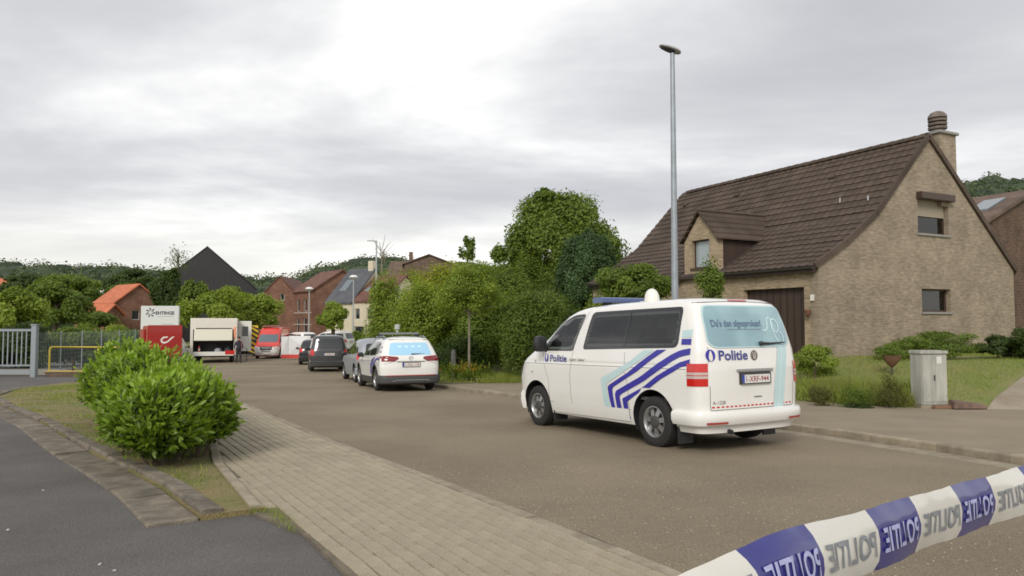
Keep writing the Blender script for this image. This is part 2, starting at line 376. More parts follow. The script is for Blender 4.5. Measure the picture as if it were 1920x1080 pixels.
M_LAWN = mat('lawn ground', (.150, .185, .040), .95, c2=(.215, .195, .075), scale=.9, bump=.8, bscale=55, fine=.3, detail=7)
M_SOIL = mat('field ground', (.06, .075, .03), .95, var=.3, scale=.3, bump=.5, bscale=10)
M_WHITE = mat('white paint', (.80, .79, .765), .20, coat=.7, spec=.5, c2=(.77, .755, .72), scale=1.3)
M_WHITE2 = mat('white panel', (.74, .72, .66), .4, var=.05, scale=1)
M_NAVY = mat('blue film', (.040, .035, .33), .35)
M_LBLUE = mat('pale blue film', (.50, .66, .68), .35)
M_LTXT = mat('white blue film', (.62, .77, .80), .35)
M_NAVYT = mat('navy lettering', (.05, .06, .25), .4)
M_BLACKP = mat('black plastic', (.022, .022, .024), .45)
M_DGREYP = mat('grey plastic', (.055, .055, .055), .6, bump=.1, bscale=200)
M_TYRE = mat('tyre rubber', (.022, .021, .02), .85, bump=.3, bscale=60)
M_RIM = mat('wheel silver', (.40, .40, .40), .38, metal=.8)
M_RIMG = mat('wheel grey', (.26, .26, .27), .4, metal=.7)
M_RED = mat('red lens', (.55, .015, .012), .15, coat=.8)
M_REDD = mat('dark red lens', (.20, .008, .012), .15, coat=.8)
M_CLEARL = mat('clear lens', (.52, .44, .42), .15, coat=.8)
M_SEAM = mat('panel gap', (.16, .155, .15), .8)
M_FRIT = mat('black glass rim', (.012, .012, .014), .08, coat=.5)
M_DARKIN = mat('dark interior', (.09, .09, .09), .8)
M_SEAT = mat('seat fabric', (.13, .13, .135), .9)
G_DARK = glass_mat('privacy glass', (.50, .52, .51))
G_MID = glass_mat('tinted glass', (.74, .78, .76))
G_OPAQ = mat('dark reflective glass', (.02, .024, .026), .05, coat=.6)
M_GALV = mat('galvanised steel', (.30, .33, .36), .45, metal=.35, var=.12, scale=6)
M_PLATE = mat('number plate white', (.72, .72, .68), .4)
M_PLRED = mat('plate lettering', (.30, .03, .05), .5)
M_PLBLUE = mat('plate blue', (.03, .06, .4), .5)
L_HEDGE = leaf_mat('laurel leaf', (.018, .046, .006), (.270, .400, .036), rough=.42, trans=.38, spec=.5)
L_DARK = leaf_mat('dark green leaf', (.014, .030, .007), (.080, .125, .024))
L_MID = leaf_mat('mid green leaf', (.026, .050, .008), (.190, .262, .040))
L_LIGHT = leaf_mat('light green leaf', (.045, .085, .009), (.290, .370, .050))
L_YEL = leaf_mat('yellow green leaf', (.07, .105, .010), (.350, .370, .040))
L_CYP = leaf_mat('conifer leaf', (.016, .038, .013), (.075, .135, .040), trans=.15)
L_FOREST = leaf_mat('forest leaf', (.030, .050, .022), (.115, .150, .062), trans=.2)  # distance haze put into the leaf colour, paler and greyer
L_OLIVE = leaf_mat('olive leaf', (.05, .055, .014), (.16, .16, .045))
L_GRASS = leaf_mat('grass blade', (.08, .12, .015), (.30, .34, .07), trans=.3)
L_DRY = leaf_mat('dry grass blade', (.12, .10, .04), (.33, .27, .13), trans=.3)
# ------------------------------------------------------------------ ground, road, pavements
RL = [(9.5, -10), (5.9, -4), (3.4, 0), (.92, 4.5), (.49, 5.28), (.06, 6.0), (-.75, 7.4), (-1.85, 9.22), (-3.29, 11.71), (-5.53, 15.8), (-7.4, 19.2), (-11.5, 25), (-16.5, 33), (-21.5, 42), (-27, 52), (-33, 62), (-44, 80)]
RR = [(18, -10), (11.5, -3), (8.2, 2.5), (6.4, 6.2), (5.78, 8.3), (5.41, 9.45), (4.91, 10.66), (4.3, 11.9), (2.6, 14.6), (.5, 18.0), (-2.2, 23.2), (-3.9, 26.6), (-6.0, 31.5), (-8.1, 36.6), (-12.2, 47), (-16.3, 57), (-19, 63), (-27, 80)]
RP = [(40, 13.0), (14, 14.0), (9.4, 14.5), (8, 14.8), (6.6, 16.3), (5.2, 18.8), (3.9, 21), (.5, 28), (-3, 34.5), (-6.8, 41), (-11.5, 52), (-16, 64), (-24, 80), (-60, 140)]
RPx = np.array([p[0] for p in RP][::-1]); RPy = np.array([p[1] for p in RP][::-1])
HOUSE_Z = .38
HILL_PX = [-1500, -400, 0, 100, 200, 300, 400, 470, 540, 600, 640, 700, 760, 900, 1200, 1450, 1650, 1780, 1830, 1920, 2200, 3500]
HILL_PY = [466, 472, 482, 484, 489, 497, 504, 509, 510, 494, 482, 472, 474, 484, 490, 455, 395, 345, 330, 325, 310, 300]
def hill_top(x, y, D=285.):
    px = 960+FPX*x/np.maximum(y, 1); py = np.interp(px, HILL_PX, HILL_PY)
    return CAMH+(603-py)/FPX*D-9.5
def terr(x, y):
    x = np.asarray(x, float); y = np.asarray(y, float); g = G(y)
    yp = np.interp(x, RPx, RPy); d = np.full(x.shape, 1e9)
    for (x0, y0), (x1, y1) in zip(RP[:-1], RP[1:]):
        dx, dy = x1-x0, y1-y0; t = np.clip(((x-x0)*dx+(y-y0)*dy)/(dx*dx+dy*dy), 0, 1); d = np.minimum(d, np.hypot(x-x0-t*dx, y-y0-t*dy))
    cap = np.interp(x, [-30, -12, -2, 4], [-1.7, -.9, 0., HOUSE_Z]); cap = np.maximum(cap, g)
    lawn = np.minimum(g+.10+.2*d, cap)
    z = np.where(y > yp, lawn, g-.03)
    s = np.clip((y-105)/180., 0, 1); s = s*s*(3-2*s); ht = hill_top(x, np.maximum(y, 60))
    s = np.where(y > 60, s, 0)
    z = np.where(y > 105, z*(1-s)+ht*s, z)
    return z
def sheet(name, m, poly, dz, step=.5, kind='structure', zf=None, thick=0, label=None, parent=None):
    """terrain-following sheet inside a polygon"""
    bm = bmesh.new(); P = densify(poly, step); vs_ = [bm.verts.new((p[0], p[1], 0)) for p in P]
    f = bm.faces.new(vs_); bmesh.ops.triangulate(bm, faces=[f])
    ys = [p[1] for p in P]; y = min(ys)+step
    while y < max(ys):
        bmesh.ops.bisect_plane(bm, geom=list(bm.verts)+list(bm.edges)+list(bm.faces), plane_co=(0, y, 0), plane_no=(0, 1, 0)); y += max(step, .06*max(y, 0)) if y < 24 else 3
    for v in bm.verts: v.co.z = (float(zf(v.co.x, v.co.y)) if zf else float(G(v.co.y)))+dz
    if thick:
        ex = bmesh.ops.extrude_face_region(bm, geom=list(bm.faces)); bmesh.ops.translate(bm, vec=(0, 0, -thick), verts=[g for g in ex['geom'] if isinstance(g, bmesh.types.BMVert)])
    bmesh.ops.recalc_face_normals(bm, faces=bm.faces)
    me = bpy.data.meshes.new(name); bm.to_mesh(me); bm.free(); me.materials.append(m)
    if not thick and me.polygons and me.polygons[0].normal.z < 0: me.flip_normals()
    o = bpy.data.objects.new(name, me); col.objects.link(o); o.parent = parent
    if kind: o['kind'] = kind
    return o
# terrain grid, finer near the camera
gy = np.unique(np.concatenate([np.arange(-40, 0, 4), np.arange(0, 60, .6), np.arange(60, 120, 4), np.arange(120, 420, 8)]))
gu = np.linspace(-1.25, 1.35, 190)
GX, GYY = np.meshgrid(gu, gy); XX = GX*(np.maximum(GYY, 0)+26); YY = GYY
ZZ = terr(XX, YY); V = np.stack([XX, YY, ZZ], -1).reshape(-1, 3)
nyy, nxx = XX.shape; idx = np.arange(nyy*nxx).reshape(nyy, nxx)
F = np.stack([idx[:-1, :-1], idx[:-1, 1:], idx[1:, 1:], idx[1:, :-1]], -1).reshape(-1, 4)
o = fast_mesh('ground', V, F, M_LAWN, smooth=True); o['kind'] = 'structure'
far = MB(); far.add([(-2500, 400, -4), (2500, 400, -4), (2500, 2600, -4), (-2500, 2600, -4)], [(0, 1, 2, 3)]); o = far.build('far_ground', M_SOIL); o['kind'] = 'structure'

def seg(pl, y0, y1, n=60):
    ys = np.linspace(y0, y1, n); xs = np.interp(ys, [p[1] for p in pl], [p[0] for p in pl]); return [(float(a), float(b)) for a, b in zip(xs, ys)]
road_poly = [p for p in RL]+[p for p in RR[::-1]]
sheet('road', M_ASPH, road_poly, .004, 1.0)
# side road and yard entrance on the near left, older dark asphalt
dark = [(-1.02, 4.42), (-1.5, 5.27), (-1.93, 5.9), (-2.2, 6.3), (-3.4, 7.4), (-4.5, 8.7), (-5.8, 10.2), (-8.0, 13.0), (-11.0, 16.6), (-13, 19.5), (-14.6, 24), (-17.3, 29), (-17.6, 32), (-45, 32), (-45, -6), (5.0, -6), (2.6, -2), (.6, 1.6)]
sheet('side_road', M_ASPHD, dark, .006, .7)
# far asphalt forecourt round the command truck
sheet('forecourt', M_ASPHD, [(-11.5, 25), (-16.5, 33), (-21.5, 42), (-27, 52), (-33, 62), (-40, 62), (-36, 46), (-26, 36), (-17.6, 32), (-17.3, 29), (-14, 24.5)], .002, 1.5)
sheet('kerb_dirt', mat('dirt line', (.075, .062, .045), .95, var=.4, scale=9, bump=.4), [(x+.002, y) for x, y in seg(RL, 1.5, 22, 40)]+[(x+.045+.02*math.sin(y*5), y) for x, y in seg(RL, 1.5, 22, 40)[::-1]], .010, .5)
# ---- grass island with the laurel hedge
ISL = [(-2.42, 5.72), (-3.24, 6.82), (-4.18, 7.94), (-5.57, 9.53), (-7.82, 12.3), (-11.04, 15.9), (-13.6, 19.0), (-15.3, 22.5), (-15.9, 26), (-14.2, 27.2), (-11.8, 24.4), (-9.2, 20.4), (-7.2, 16.6), (-5.05, 12.2), (-3.30, 8.30), (-2.02, 5.98)]
sheet('verge_soil', M_GRASSG, ISL, .05, .45, thick=.14)
# ---- left pavement bed, pavers laid on it
LP = [(-1.02, 4.42), (-1.5, 5.27), (-1.95, 5.96), (-3.21, 8.32), (-4.95, 12.2), (-7.1, 16.6), (-9.1, 20.4), (-11.8, 24.6)]
left_edge = [(2.4, -1.4)]+[(1.0, 1.0)]+LP
bed = [(p[0]-.14, p[1]-.05) for p in RL if 2 < p[1] < 26]
bed = seg(RL, -1.0, 24.5, 40)
side_poly = [(p[0]-.13, p[1]-.02) for p in bed]+[(x-(.0 if y < 5.9 else .14), y-(0 if y < 5.9 else .04)) for x, y in (LP[::-1]+[(.6, 1.6), (2.0, -1.0)])]
pave = sheet('pavement', M_JOINT, side_poly, .028, .6, thick=.12)
def poly_y(pl, y): return float(np.interp(y, [p[1] for p in pl], [p[0] for p in pl]))
me_p = {}
def paver_mesh(L_, W_, v):
    k = ('p', v)
    if k in me_p: return me_p[k]
    j = [random.uniform(-.003, .003) for _ in range(8)]; b = .006; t = .012
    vs_ = [(-L_/2+j[0], -W_/2+j[1], 0), (L_/2+j[2], -W_/2+j[3], 0), (L_/2+j[4], W_/2+j[5], 0), (-L_/2+j[6], W_/2+j[7], 0)]
    top = [(x*(1-b*2/L_), y*(1-b*2/W_), t) for x, y, z in vs_]
    m_ = bpy.data.meshes.new('paver'); m_.from_pydata(vs_+top, [], [(4, 5, 6, 7), (0, 1, 5, 4), (1, 2, 6, 5), (2, 3, 7, 6), (3, 0, 4, 7)]); m_.materials.append(M_PAVER); me_p[k] = m_; return m_
PL_, PW_ = .220, .112
PLs, PWs = PL_-.012, PW_-.008
P0 = np.array([(p[0]-.13, p[1]-.02) for p in seg(RL, 2.0, 22, 400)]); ds = np.r_[0, np.cumsum(np.linalg.norm(np.diff(P0, axis=0), axis=1))]
cells = []
leftb = [(.6, 1.6)]+LP
s = 0
while s < ds[-1]-.3:
    ci = 0
    while ci < 40:
        off = (ci % 2)*.5*PL_; ss = s+off; c0 = np.array([np.interp(ss, ds, P0[:, 0]), np.interp(ss, ds, P0[:, 1])]); c1 = np.array([np.interp(ss+.05, ds, P0[:, 0]), np.interp(ss+.05, ds, P0[:, 1])])
        t_ = (c1-c0)/max(np.linalg.norm(c1-c0), 1e-6); nrm = np.array([-t_[1], t_[0]]); nrm = nrm if nrm[0] < 0 else -nrm
        q = c0+nrm*(PW_*.5+ci*PW_)
        if q[0] > poly_y(leftb, q[1])+(-.07 if q[1] > 6.1 else .05): cells.append((q[0], q[1], math.atan2(t_[1], t_[0])))
        ci += 1
    s += PL_
vis = [c for c in cells if c[1] > 3.9]
vis.sort(key=lambda c: c[1]); random.seed(3)
near = vis[:300]; rest = vis[300:]+[c for c in cells if c[1] <= 3.9]
for i, (x, y, a) in enumerate(near):
    o = bpy.data.objects.new('paver', paver_mesh(PLs, PWs, i % 9)); col.objects.link(o); o.parent = pave
    o.location = (x, y, float(G(y))+.026+random.uniform(-.0015, .0025)); o.rotation_euler = (-.0316, 0, a+random.uniform(-.008, .008))
    o.rotation_euler = (Matrix.Rotation(-.0316, 3, 'X')@Matrix.Rotation(a+random.uniform(-.008, .008), 3, 'Z')).to_euler()
k = MB()
for i, (x, y, a) in enumerate(rest):
    M = Matrix.Translation((x, y, float(G(y))+.026+random.uniform(-.001, .002)))@Matrix.Rotation(-.0316, 4, 'X')@Matrix.Rotation(a+random.uniform(-.008, .008), 4, 'Z'); m_ = paver_mesh(PLs, PWs, i % 9)
    k.add([M@v.co for v in m_.vertices], [tuple(p.vertices) for p in m_.polygons])
o = k.build('paver_field', M_PAVER, pave); o['kind'] = 'stuff'
# kerb helpers: stones along a polyline
def kerb(name, pl, w, h, dz, m, L_=.98, side=1, label=None, gap=.008, stone='kerb_stone', tilt=0.0, jit=.004, step=None, zfun=None):
    P = resample(densify(pl, .1, False), 900); ds = np.r_[0, np.cumsum(np.linalg.norm(np.diff(P, axis=0), axis=1))]
    n = int(ds[-1]/L_); root = thing(name, None, None); root['kind'] = 'structure'
    rnd = random.Random(5)
    for i in range(n):
        if i >= 299: break
        a, b = i*ds[-1]/n+gap/2, (i+1)*ds[-1]/n-gap/2; ks = 4; rs = []
        jz = rnd.uniform(-jit, jit); ja = rnd.uniform(-jit, jit)
        for q in range(ks+1):
            s_ = a+(b-a)*q/ks; p = np.array([np.interp(s_, ds, P[:, 0]), np.interp(s_, ds, P[:, 1])]); p2 = np.array([np.interp(min(s_+.05, ds[-1]), ds, P[:, 0]), np.interp(min(s_+.05, ds[-1]), ds, P[:, 1])]); p1 = np.array([np.interp(max(s_-.05, 0), ds, P[:, 0]), np.interp(max(s_-.05, 0), ds, P[:, 1])])
            t_ = (p2-p1)/np.linalg.norm(p2-p1); nr = np.array([-t_[1], t_[0]])*side; z = float(G(p[1]))+dz+jz; p = p+nr*ja
            r = .02
            rs.append([(p[0], p[1], z-.2), (p[0], p[1], z+h-r), (p[0]+nr[0]*r*.3, p[1]+nr[1]*r*.3, z+h-r*.3), (p[0]+nr[0]*r, p[1]+nr[1]*r, z+h), (p[0]+nr[0]*w, p[1]+nr[1]*w, z+h+tilt), (p[0]+nr[0]*w, p[1]+nr[1]*w, z-.2)])
        MB().rings(rs).build(stone, m, root)
    return root
kerb('road_edge_kerb', seg(RL, 2.2, 24, 80), .12, .034, .004, M_KERB, side=1)
kerb('pavement_kerb', [p for p in RR if 3 > -9 and -3 <= p[1] <= 60], .15, .115, .0, M_KERB, side=-1)
kerb('gutter_band', [(p[0]-.30, p[1]-.1) for p in RR if -3 <= p[1] <= 20], .29, .012, .0, M_KERB, side=-1, L_=2.0, stone='gutter_slab')
# grass island kerb: weathered stones, with the concrete gutter in front
IK = [(-2.42, 5.72), (-3.24, 6.82), (-4.18, 7.94), (-5.57, 9.53), (-7.82, 12.3), (-11.04, 15.9), (-13.6, 19.0), (-15.3, 22.5)]
kerb('island_kerb', IK, .16, .085, .0, M_KERBD, side=-1, L_=.9, jit=.012, tilt=-.01)
kerb('island_gutter', [(p[0]-.30, p[1]-.24) for p in IK[:-1]], .36, .022, .0, M_KERBD, side=-1, L_=1.1, stone='gutter_slab', jit=.008, gap=.02)
kerb('hedge_edging', [(-2.02, 5.98), (-3.28, 8.30), (-5.0, 12.2), (-7.15, 16.6)], .10, .07, .0, M_KERB, side=1, L_=1.0)
# right-hand asphalt pavement and grass verge further on
pav_r = [(p[0]+.14, p[1]) for p in RR if -3 <= p[1] <= 50]+[(-10.8, 50), (-6.8, 41), (-3, 34.5), (.5, 28), (3.9, 21), (5.2, 18.8), (6.6, 16.35), (8, 14.85), (9.4, 14.5), (14, 14.1), (40, 13.1), (40, -3)]
sheet('footpath', M_PAVEG, pav_r, .105, .8, thick=.2)
verge = [(p[0]+.15, p[1]) for p in RR if 24.5 <= p[1] <= 58 or p[1] == 26.6]
verge = [(-2.55, 24.3)]+verge+[(-15.0, 57), (-10.2, 47), (-6.4, 36.6), (-4.0, 31.5), (-1.1, 26.2), (-1.3, 24.4)]
def vz(x, y): return G(y)+.12
sheet('grass_verge', M_LAWN, verge, .125, .8)
# sloping concrete apron of the neighbouring drive
sheet('drive_ramp', mat('ramp concrete', (.235, .190, .135), .9, c2=(.30, .255, .195), scale=1.5, bump=.5, bscale=40), [(9.38, 14.5), (11.6, 16.6), (13.6, 18.2), (22, 19), (24, 13.5), (14, 14.0)], .07, .7, zf=terr, thick=.25)
# ---- grass blades (nobody could count them)
def blades(name, xs, ys, zs, h, m, seed=2, w=.35):
    rng = np.random.default_rng(seed); n = len(xs); P = np.stack([xs, ys, zs], 1)
    az = rng.random(n)*6.28; Nn = np.stack([np.cos(az), np.sin(az), np.zeros(n)], 1)
    ax = np.stack([rng.normal(size=n)*.35, rng.normal(size=n)*.35, np.ones(n)], 1); hh = h*(.5+rng.random(n))
    a = unit(ax)*hh[:, None]; b = unit(np.cross(Nn, a))*(w*h*.12)
    V = np.stack([P-b, P+b, P+a*.6+b*.6, P+a], 1).reshape(-1, 3); F = np.arange(4*n).reshape(n, 4)
    o = fast_mesh(name, V, F, m, None, .2+.4*rng.random(n)); o['kind'] = 'stuff'; return o
def scatter(poly, n, seed, clump=1.2, thr=.0):
    rng = np.random.default_rng(seed); P = np.array(poly); lo, hi = P.min(0), P.max(0)
    X = lo[0]+(hi[0]-lo[0])*rng.random(n*4); Y = lo[1]+(hi[1]-lo[1])*rng.random(n*4); ok = inside_np(poly, X, Y)
    nz = np.sin(X*clump*1.7+1)+np.sin(Y*clump*1.3+2)+np.sin((X+Y)*clump*.9)+np.sin((X-Y)*clump*2.3+.7)
    ok &= (nz*.5+rng.normal(size=len(X))*.5) > thr
    return X[ok][:n], Y[ok][:n]
hx = [(-2.6, 6.1), (-3.4, 7.0), (-5.6, 9.7), (-11, 16.1), (-15.2, 22), (-14.4, 26.2), (-7.3, 14.5), (-5.2, 11.5), (-3.3, 8.0)]
X, Y = scatter(hx, 26000, 1, 1.0, .25); blades('island_grass', X, Y, G(Y)+.045, .05, L_GRASS, 1, w=1.4)
X, Y = scatter(ISL, 9000, 5, 1.3, .2); blades('dry_grass', X, Y, G(Y)+.045, .035, L_DRY, 2, w=1.4)
lawn = [(8.2, 15), (6.7, 16.5), (5.3, 19), (4.2, 21), (8.6, 20.6), (20, 26), (24, 22), (13.4, 18.4), (11.4, 16.7), (9.3, 14.7)]
X, Y = scatter(lawn, 26000, 3, .8, -.2); blades('lawn_grass', X, Y, terr(X, Y), .05, L_GRASS, 3, w=1.0)
front = [(8.9, 14.75), (8, 14.9), (6.7, 16.4), (5.4, 18.7), (6.2, 19), (7.4, 17.2), (8.6, 15.9)]
X, Y = scatter(front, 7000, 4, 1.5, -.6); blades('tall_verge_grass', X, Y, terr(X, Y), .30, L_GRASS, 4, w=.3)
X, Y = scatter(front, 4000, 14, 2.0, 0); blades('dry_verge_grass', X, Y, terr(X, Y), .32, L_DRY, 5, w=.12)
X, Y = scatter(verge, 12000, 6, 1.0, -.4); blades('verge_grass', X, Y, G(Y)+.12, .12, L_GRASS, 6, w=.9)
X, Y = scatter([(-1.2, 24.2), (-1.0, 26.2), (-2.6, 29.5), (-1.2, 30), (1.9, 25.4), (.2, 24.6)], 5000, 7, 1.0, -.6); blades('path_edge_grass', X, Y, G(Y)+.1, .22, L_GRASS, 7, w=.3)
# tufts in the joint beside the dark asphalt
rng = np.random.default_rng(9); tt = rng.random(700); X = np.interp(tt, [0, .25, 1], [-2.15, -1.93, -1.55])+rng.normal(size=700)*.035; Y = np.interp(tt, [0, .25, 1], [5.97, 5.92, 5.3])+rng.normal(size=700)*.035
ok = rng.random(700) < np.exp(-tt*1.6); blades('joint_weeds', X[ok], Y[ok], G(Y[ok])+.02, .05, L_GRASS, 8)
# small pale litter flecks / gravel crumbs on the dark asphalt
k = MB(); rnd = random.Random(4)
for i in range(26):
    x, y = rnd.uniform(-6, -1.5), rnd.uniform(3.6, 8)
    if x > -1.0-(y-4.4)*.62 or inside(ISL, x, y): continue
    s_ = rnd.uniform(.006, .014); z = float(G(y))+.012; k.obox((x, y, z), (s_*2, s_*1.2, s_*.7), Matrix.Rotation(rnd.random()*6, 3, 'Z'))
o = k.build('gravel_crumbs', mat('pale crumb', (.55, .52, .47), .8)); o['kind'] = 'stuff'
k = MB(); rnd = random.Random(11); n_ = 0
while n_ < 900:
    y = 3.8+4.5*rnd.random()**1.4; x = poly_y(RL, y)+.05+rnd.random()*(5.4-.3*y)
    s_ = rnd.uniform(.003, .0075); z = float(G(y))+.006; k.obox((x, y, z), (s_*1.6, s_*1.2, s_*.5), Matrix.Rotation(rnd.random()*6, 3, 'Z')); n_ += 1
o = k.build('road_grit', mat('pale grit', (.42, .36, .28), .7)); o['kind'] = 'stuff'
# far wooded hill
rng = np.random.default_rng(21); nT = 1100
fu = rng.uniform(-1.0, 1.15, nT); fy = 130+165*rng.random(nT)**.7; fxx = fu*fy
fz = terr(fxx, fy); Vs, Fs, Ts, b = [], [], [], 0
rad_ = 4.2+3.2*rng.random(nT)
for i in range(nT):
    r = rad_[i]; n = 330
    P, Nn, tn = crown_cloud((fxx[i], fy[i], fz[i]+r*.28), (r*1.26, r*1.1, r*.92), 16, n, rng, .34, .1, stray=0, lumpy=.06)
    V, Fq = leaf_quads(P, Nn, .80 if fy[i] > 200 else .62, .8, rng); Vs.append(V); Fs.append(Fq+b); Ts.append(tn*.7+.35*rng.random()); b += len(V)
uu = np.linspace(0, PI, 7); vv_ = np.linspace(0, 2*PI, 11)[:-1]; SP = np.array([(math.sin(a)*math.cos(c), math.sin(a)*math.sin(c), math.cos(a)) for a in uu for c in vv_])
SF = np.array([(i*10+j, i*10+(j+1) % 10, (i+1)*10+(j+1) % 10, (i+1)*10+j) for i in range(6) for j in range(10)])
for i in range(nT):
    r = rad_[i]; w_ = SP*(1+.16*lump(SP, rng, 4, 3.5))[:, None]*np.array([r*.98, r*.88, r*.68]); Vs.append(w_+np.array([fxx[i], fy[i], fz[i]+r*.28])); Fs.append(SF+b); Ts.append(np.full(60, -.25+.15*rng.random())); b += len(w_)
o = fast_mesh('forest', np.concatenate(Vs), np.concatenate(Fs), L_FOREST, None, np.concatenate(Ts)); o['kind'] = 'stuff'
# each forest crown has a solid core in the darkest leaf tone
# ------------------------------------------------------------------ vehicle builder
class Shell:
    """car body as stacked plan outlines; u forward, v to its left, w up (all metres)"""
    def __init__(s, V, UR, UF, rR=.3, rF=.45, pR=4, pF=3, barrel=.02):
        s.V, s.UR, s.UF, s.rR, s.rF, s.pR, s.pF, s.ba = V, UR, UF, rR, rF, pR, pF, barrel
    def ev(s, t, w): return np.interp(w, [p[0] for p in t], [p[1] for p in t])
    def half(s, w, u=None):
        return s.ev(s.V, w)
    def side(s, u, w):
        V = s.half(w); ur, uf = s.ev(s.UR, w), s.ev(s.UF, w); um = (ur+uf)/2; L_ = (uf-ur)/2
        B = 1-s.ba*((u-um)/L_)**2
        dR = np.clip((u-ur)/s.rR, 0, 1); dF = np.clip((uf-u)/s.rF, 0, 1)
        return V*B*(1-(1-dR)**s.pR)**(1/s.pR)*(1-(1-dF)**s.pF)**(1/s.pF)
    def rear(s, v, w):
        V = max(float(s.half(w)), .01)*(1-s.ba); q = min(abs(v)/V, .995); return float(s.ev(s.UR, w))+s.rR*(1-(1-q**s.pR)**(1/s.pR))
    def front(s, v, w):
        V = max(float(s.half(w)), .01)*(1-s.ba); q = min(abs(v)/V, .995); return float(s.ev(s.UF, w))-s.rF*(1-(1-q**s.pF)**(1/s.pF))
    def pside(s, sg, off=.004):
        def f(p):
            u, w = p; v = float(s.side(u, w)); e = .01; du = (float(s.side(u+e, w))-float(s.side(u-e, w)))/(2*e); dw = (float(s.side(u, w+e))-float(s.side(u, w-e)))/(2*e)
            n = Vector((-du, 1, -dw)).normalized(); q = Vector((u, v, w))+n*off; return (q.x, q.y*sg, q.z)
        return f
    def prear(s, off=.004):
        def f(p):
            v, w = p; u = s.rear(v, w); e = .01; dv = (s.rear(v+e, w)-s.rear(v-e, w))/(2*e); dw = (s.rear(v, w+e)-s.rear(v, w-e))/(2*e)
            n = Vector((-1, dv, dw)).normalized(); q = Vector((u, v, w))+n*off; return tuple(q)
        return f
    def pfront(s, off=.004):
        def f(p):
            v, w = p; u = s.front(v, w); e = .01; dv = (s.front(v+e, w)-s.front(v-e, w))/(2*e); dw = (s.front(v, w+e)-s.front(v, w-e))/(2*e)
            n = Vector((1, -dv, -dw)).normalized(); return tuple(Vector((u, v, w))+n*off)
        return f
    def loop(s, w, nside=110, nr=11, nf=11, lim=None):
        """half outline (v>=0) from rear centre to front centre"""
        V = float(s.half(w)); ur, uf = float(s.ev(s.UR, w)), float(s.ev(s.UF, w)); um = (ur+uf)/2; L_ = (uf-ur)/2; pts = []
        for i in range(nr):
            a = (i/nr)**1.4*PI/2; q = math.sin(a)**(2/s.pR); u = ur+s.rR*(1-math.cos(a)**(2/s.pR)); pts.append((u, V*q*(1-s.ba*((u-um)/L_)**2)))
        for i in range(nside+1):
            u = ur+s.rR+(uf-s.rF-ur-s.rR)*i/nside; pts.append((u, V*(1-s.ba*((u-um)/L_)**2)))
        for i in range(nf-1, -1, -1):
            a = (i/nf)**1.4*PI/2; q = math.sin(a)**(2/s.pF); u = uf-s.rF*(1-math.cos(a)**(2/s.pF)); pts.append((u, V*q*(1-s.ba*((u-um)/L_)**2)))
        return pts
    def body(s, name, ws, arches, holes_side, holes_rear, holes_front, m, parent, nside=110):
        rows = []
        for w in ws:
            h = s.loop(w, nside); full = [(u, v) for u, v in h]+[(u, -v) for u, v in h[-2:0:-1]]; rows.append([(u, v, w) for u, v in full])
        P = np.array(rows); nr_, nc = P.shape[:2]; U, Vv, W = P[..., 0], P[..., 1], P[..., 2]
        ins = np.zeros((nr_, nc), int)
        sidey = np.abs(Vv) > .55*np.array([max(float(s.half(w)), .05) for w in ws])[:, None]
        for ai, (uc, wc, Rr) in enumerate(arches):
            d = np.hypot(U-uc, W-wc); ins[(d < Rr) & sidey] = ai+1
        hid = np.zeros((nr_, nc), int); hn = 0
        for hpoly in holes_side: hn += 1; hid[inside_np(hpoly, U, W) & (np.abs(Vv) > .5*np.array([max(float(s.half(w)), .05) for w in ws])[:, None])] = hn
        cen = (P[:, :, 0] < -.1); cenf = ~cen
        for hpoly in holes_rear: hn += 1; hid[inside_np(hpoly, Vv, W) & (U < (np.array([float(s.ev(s.UR, w)) for w in ws])[:, None]+s.rR*.75))] = hn
        for hpoly in holes_front: hn += 1; hid[inside_np(hpoly, Vv, W) & (U > (np.array([float(s.ev(s.UF, w)) for w in ws])[:, None]-s.rF*.8))] = hn
        Q = P.copy()
        faces = []
        for i in range(nr_-1):
            for j in range(nc):
                k = (j+1) % nc; c = [(i, j), (i, k), (i+1, k), (i+1, j)]
                a = [ins[x] for x in c]
                if all(a): continue
                hh = [hid[x] for x in c]
                if hh[0] and all(x == hh[0] for x in hh): continue
                faces.append([x[0]*nc+x[1] for x in c])
        used = np.zeros(nr_*nc, bool)
        for f in faces: used[f] = True
        for i in range(nr_):
            for j in range(nc):
                a = ins[i, j]
                if a and used[i*nc+j]:
                    uc, wc, Rr = arches[a-1]; du, dw = U[i, j]-uc, W[i, j]-wc; d = math.hypot(du, dw) or 1e-6; u = uc+du/d*Rr; w = wc+dw/d*Rr
                    sg = 1 if Vv[i, j] > 0 else -1; Q[i, j] = (u, sg*float(s.side(u, max(w, ws[0]))), w)
        top = [((nr_-1)*nc+j) for j in range(nc)]
        mb = MB(); mb.v = [tuple(x) for x in Q.reshape(-1, 3)]; mb.f = [tuple(f) for f in faces]
        o = mb.build(name, m, parent, smooth=True)
        o.data.set_sharp_from_angle(angle=R(50))
        return o
def ringfill(poly, proj, K=5, d=.06):
    P = densify(poly, d); n = len(P); cx = sum(p[0] for p in P)/n; cy = sum(p[1] for p in P)/n; mb = MB(); rs = []
    for k in range(K):
        t = 1-k/K; rs.append([proj((cx+(p[0]-cx)*t, cy+(p[1]-cy)*t)) for p in P])
    mb.rings(rs, cap=False); b = len(mb.v); mb.v.append(proj((cx, cy))); o = (K-1)*n
    for j in range(n): mb.f.append((o+j, o+(j+1) % n, b))
    return mb
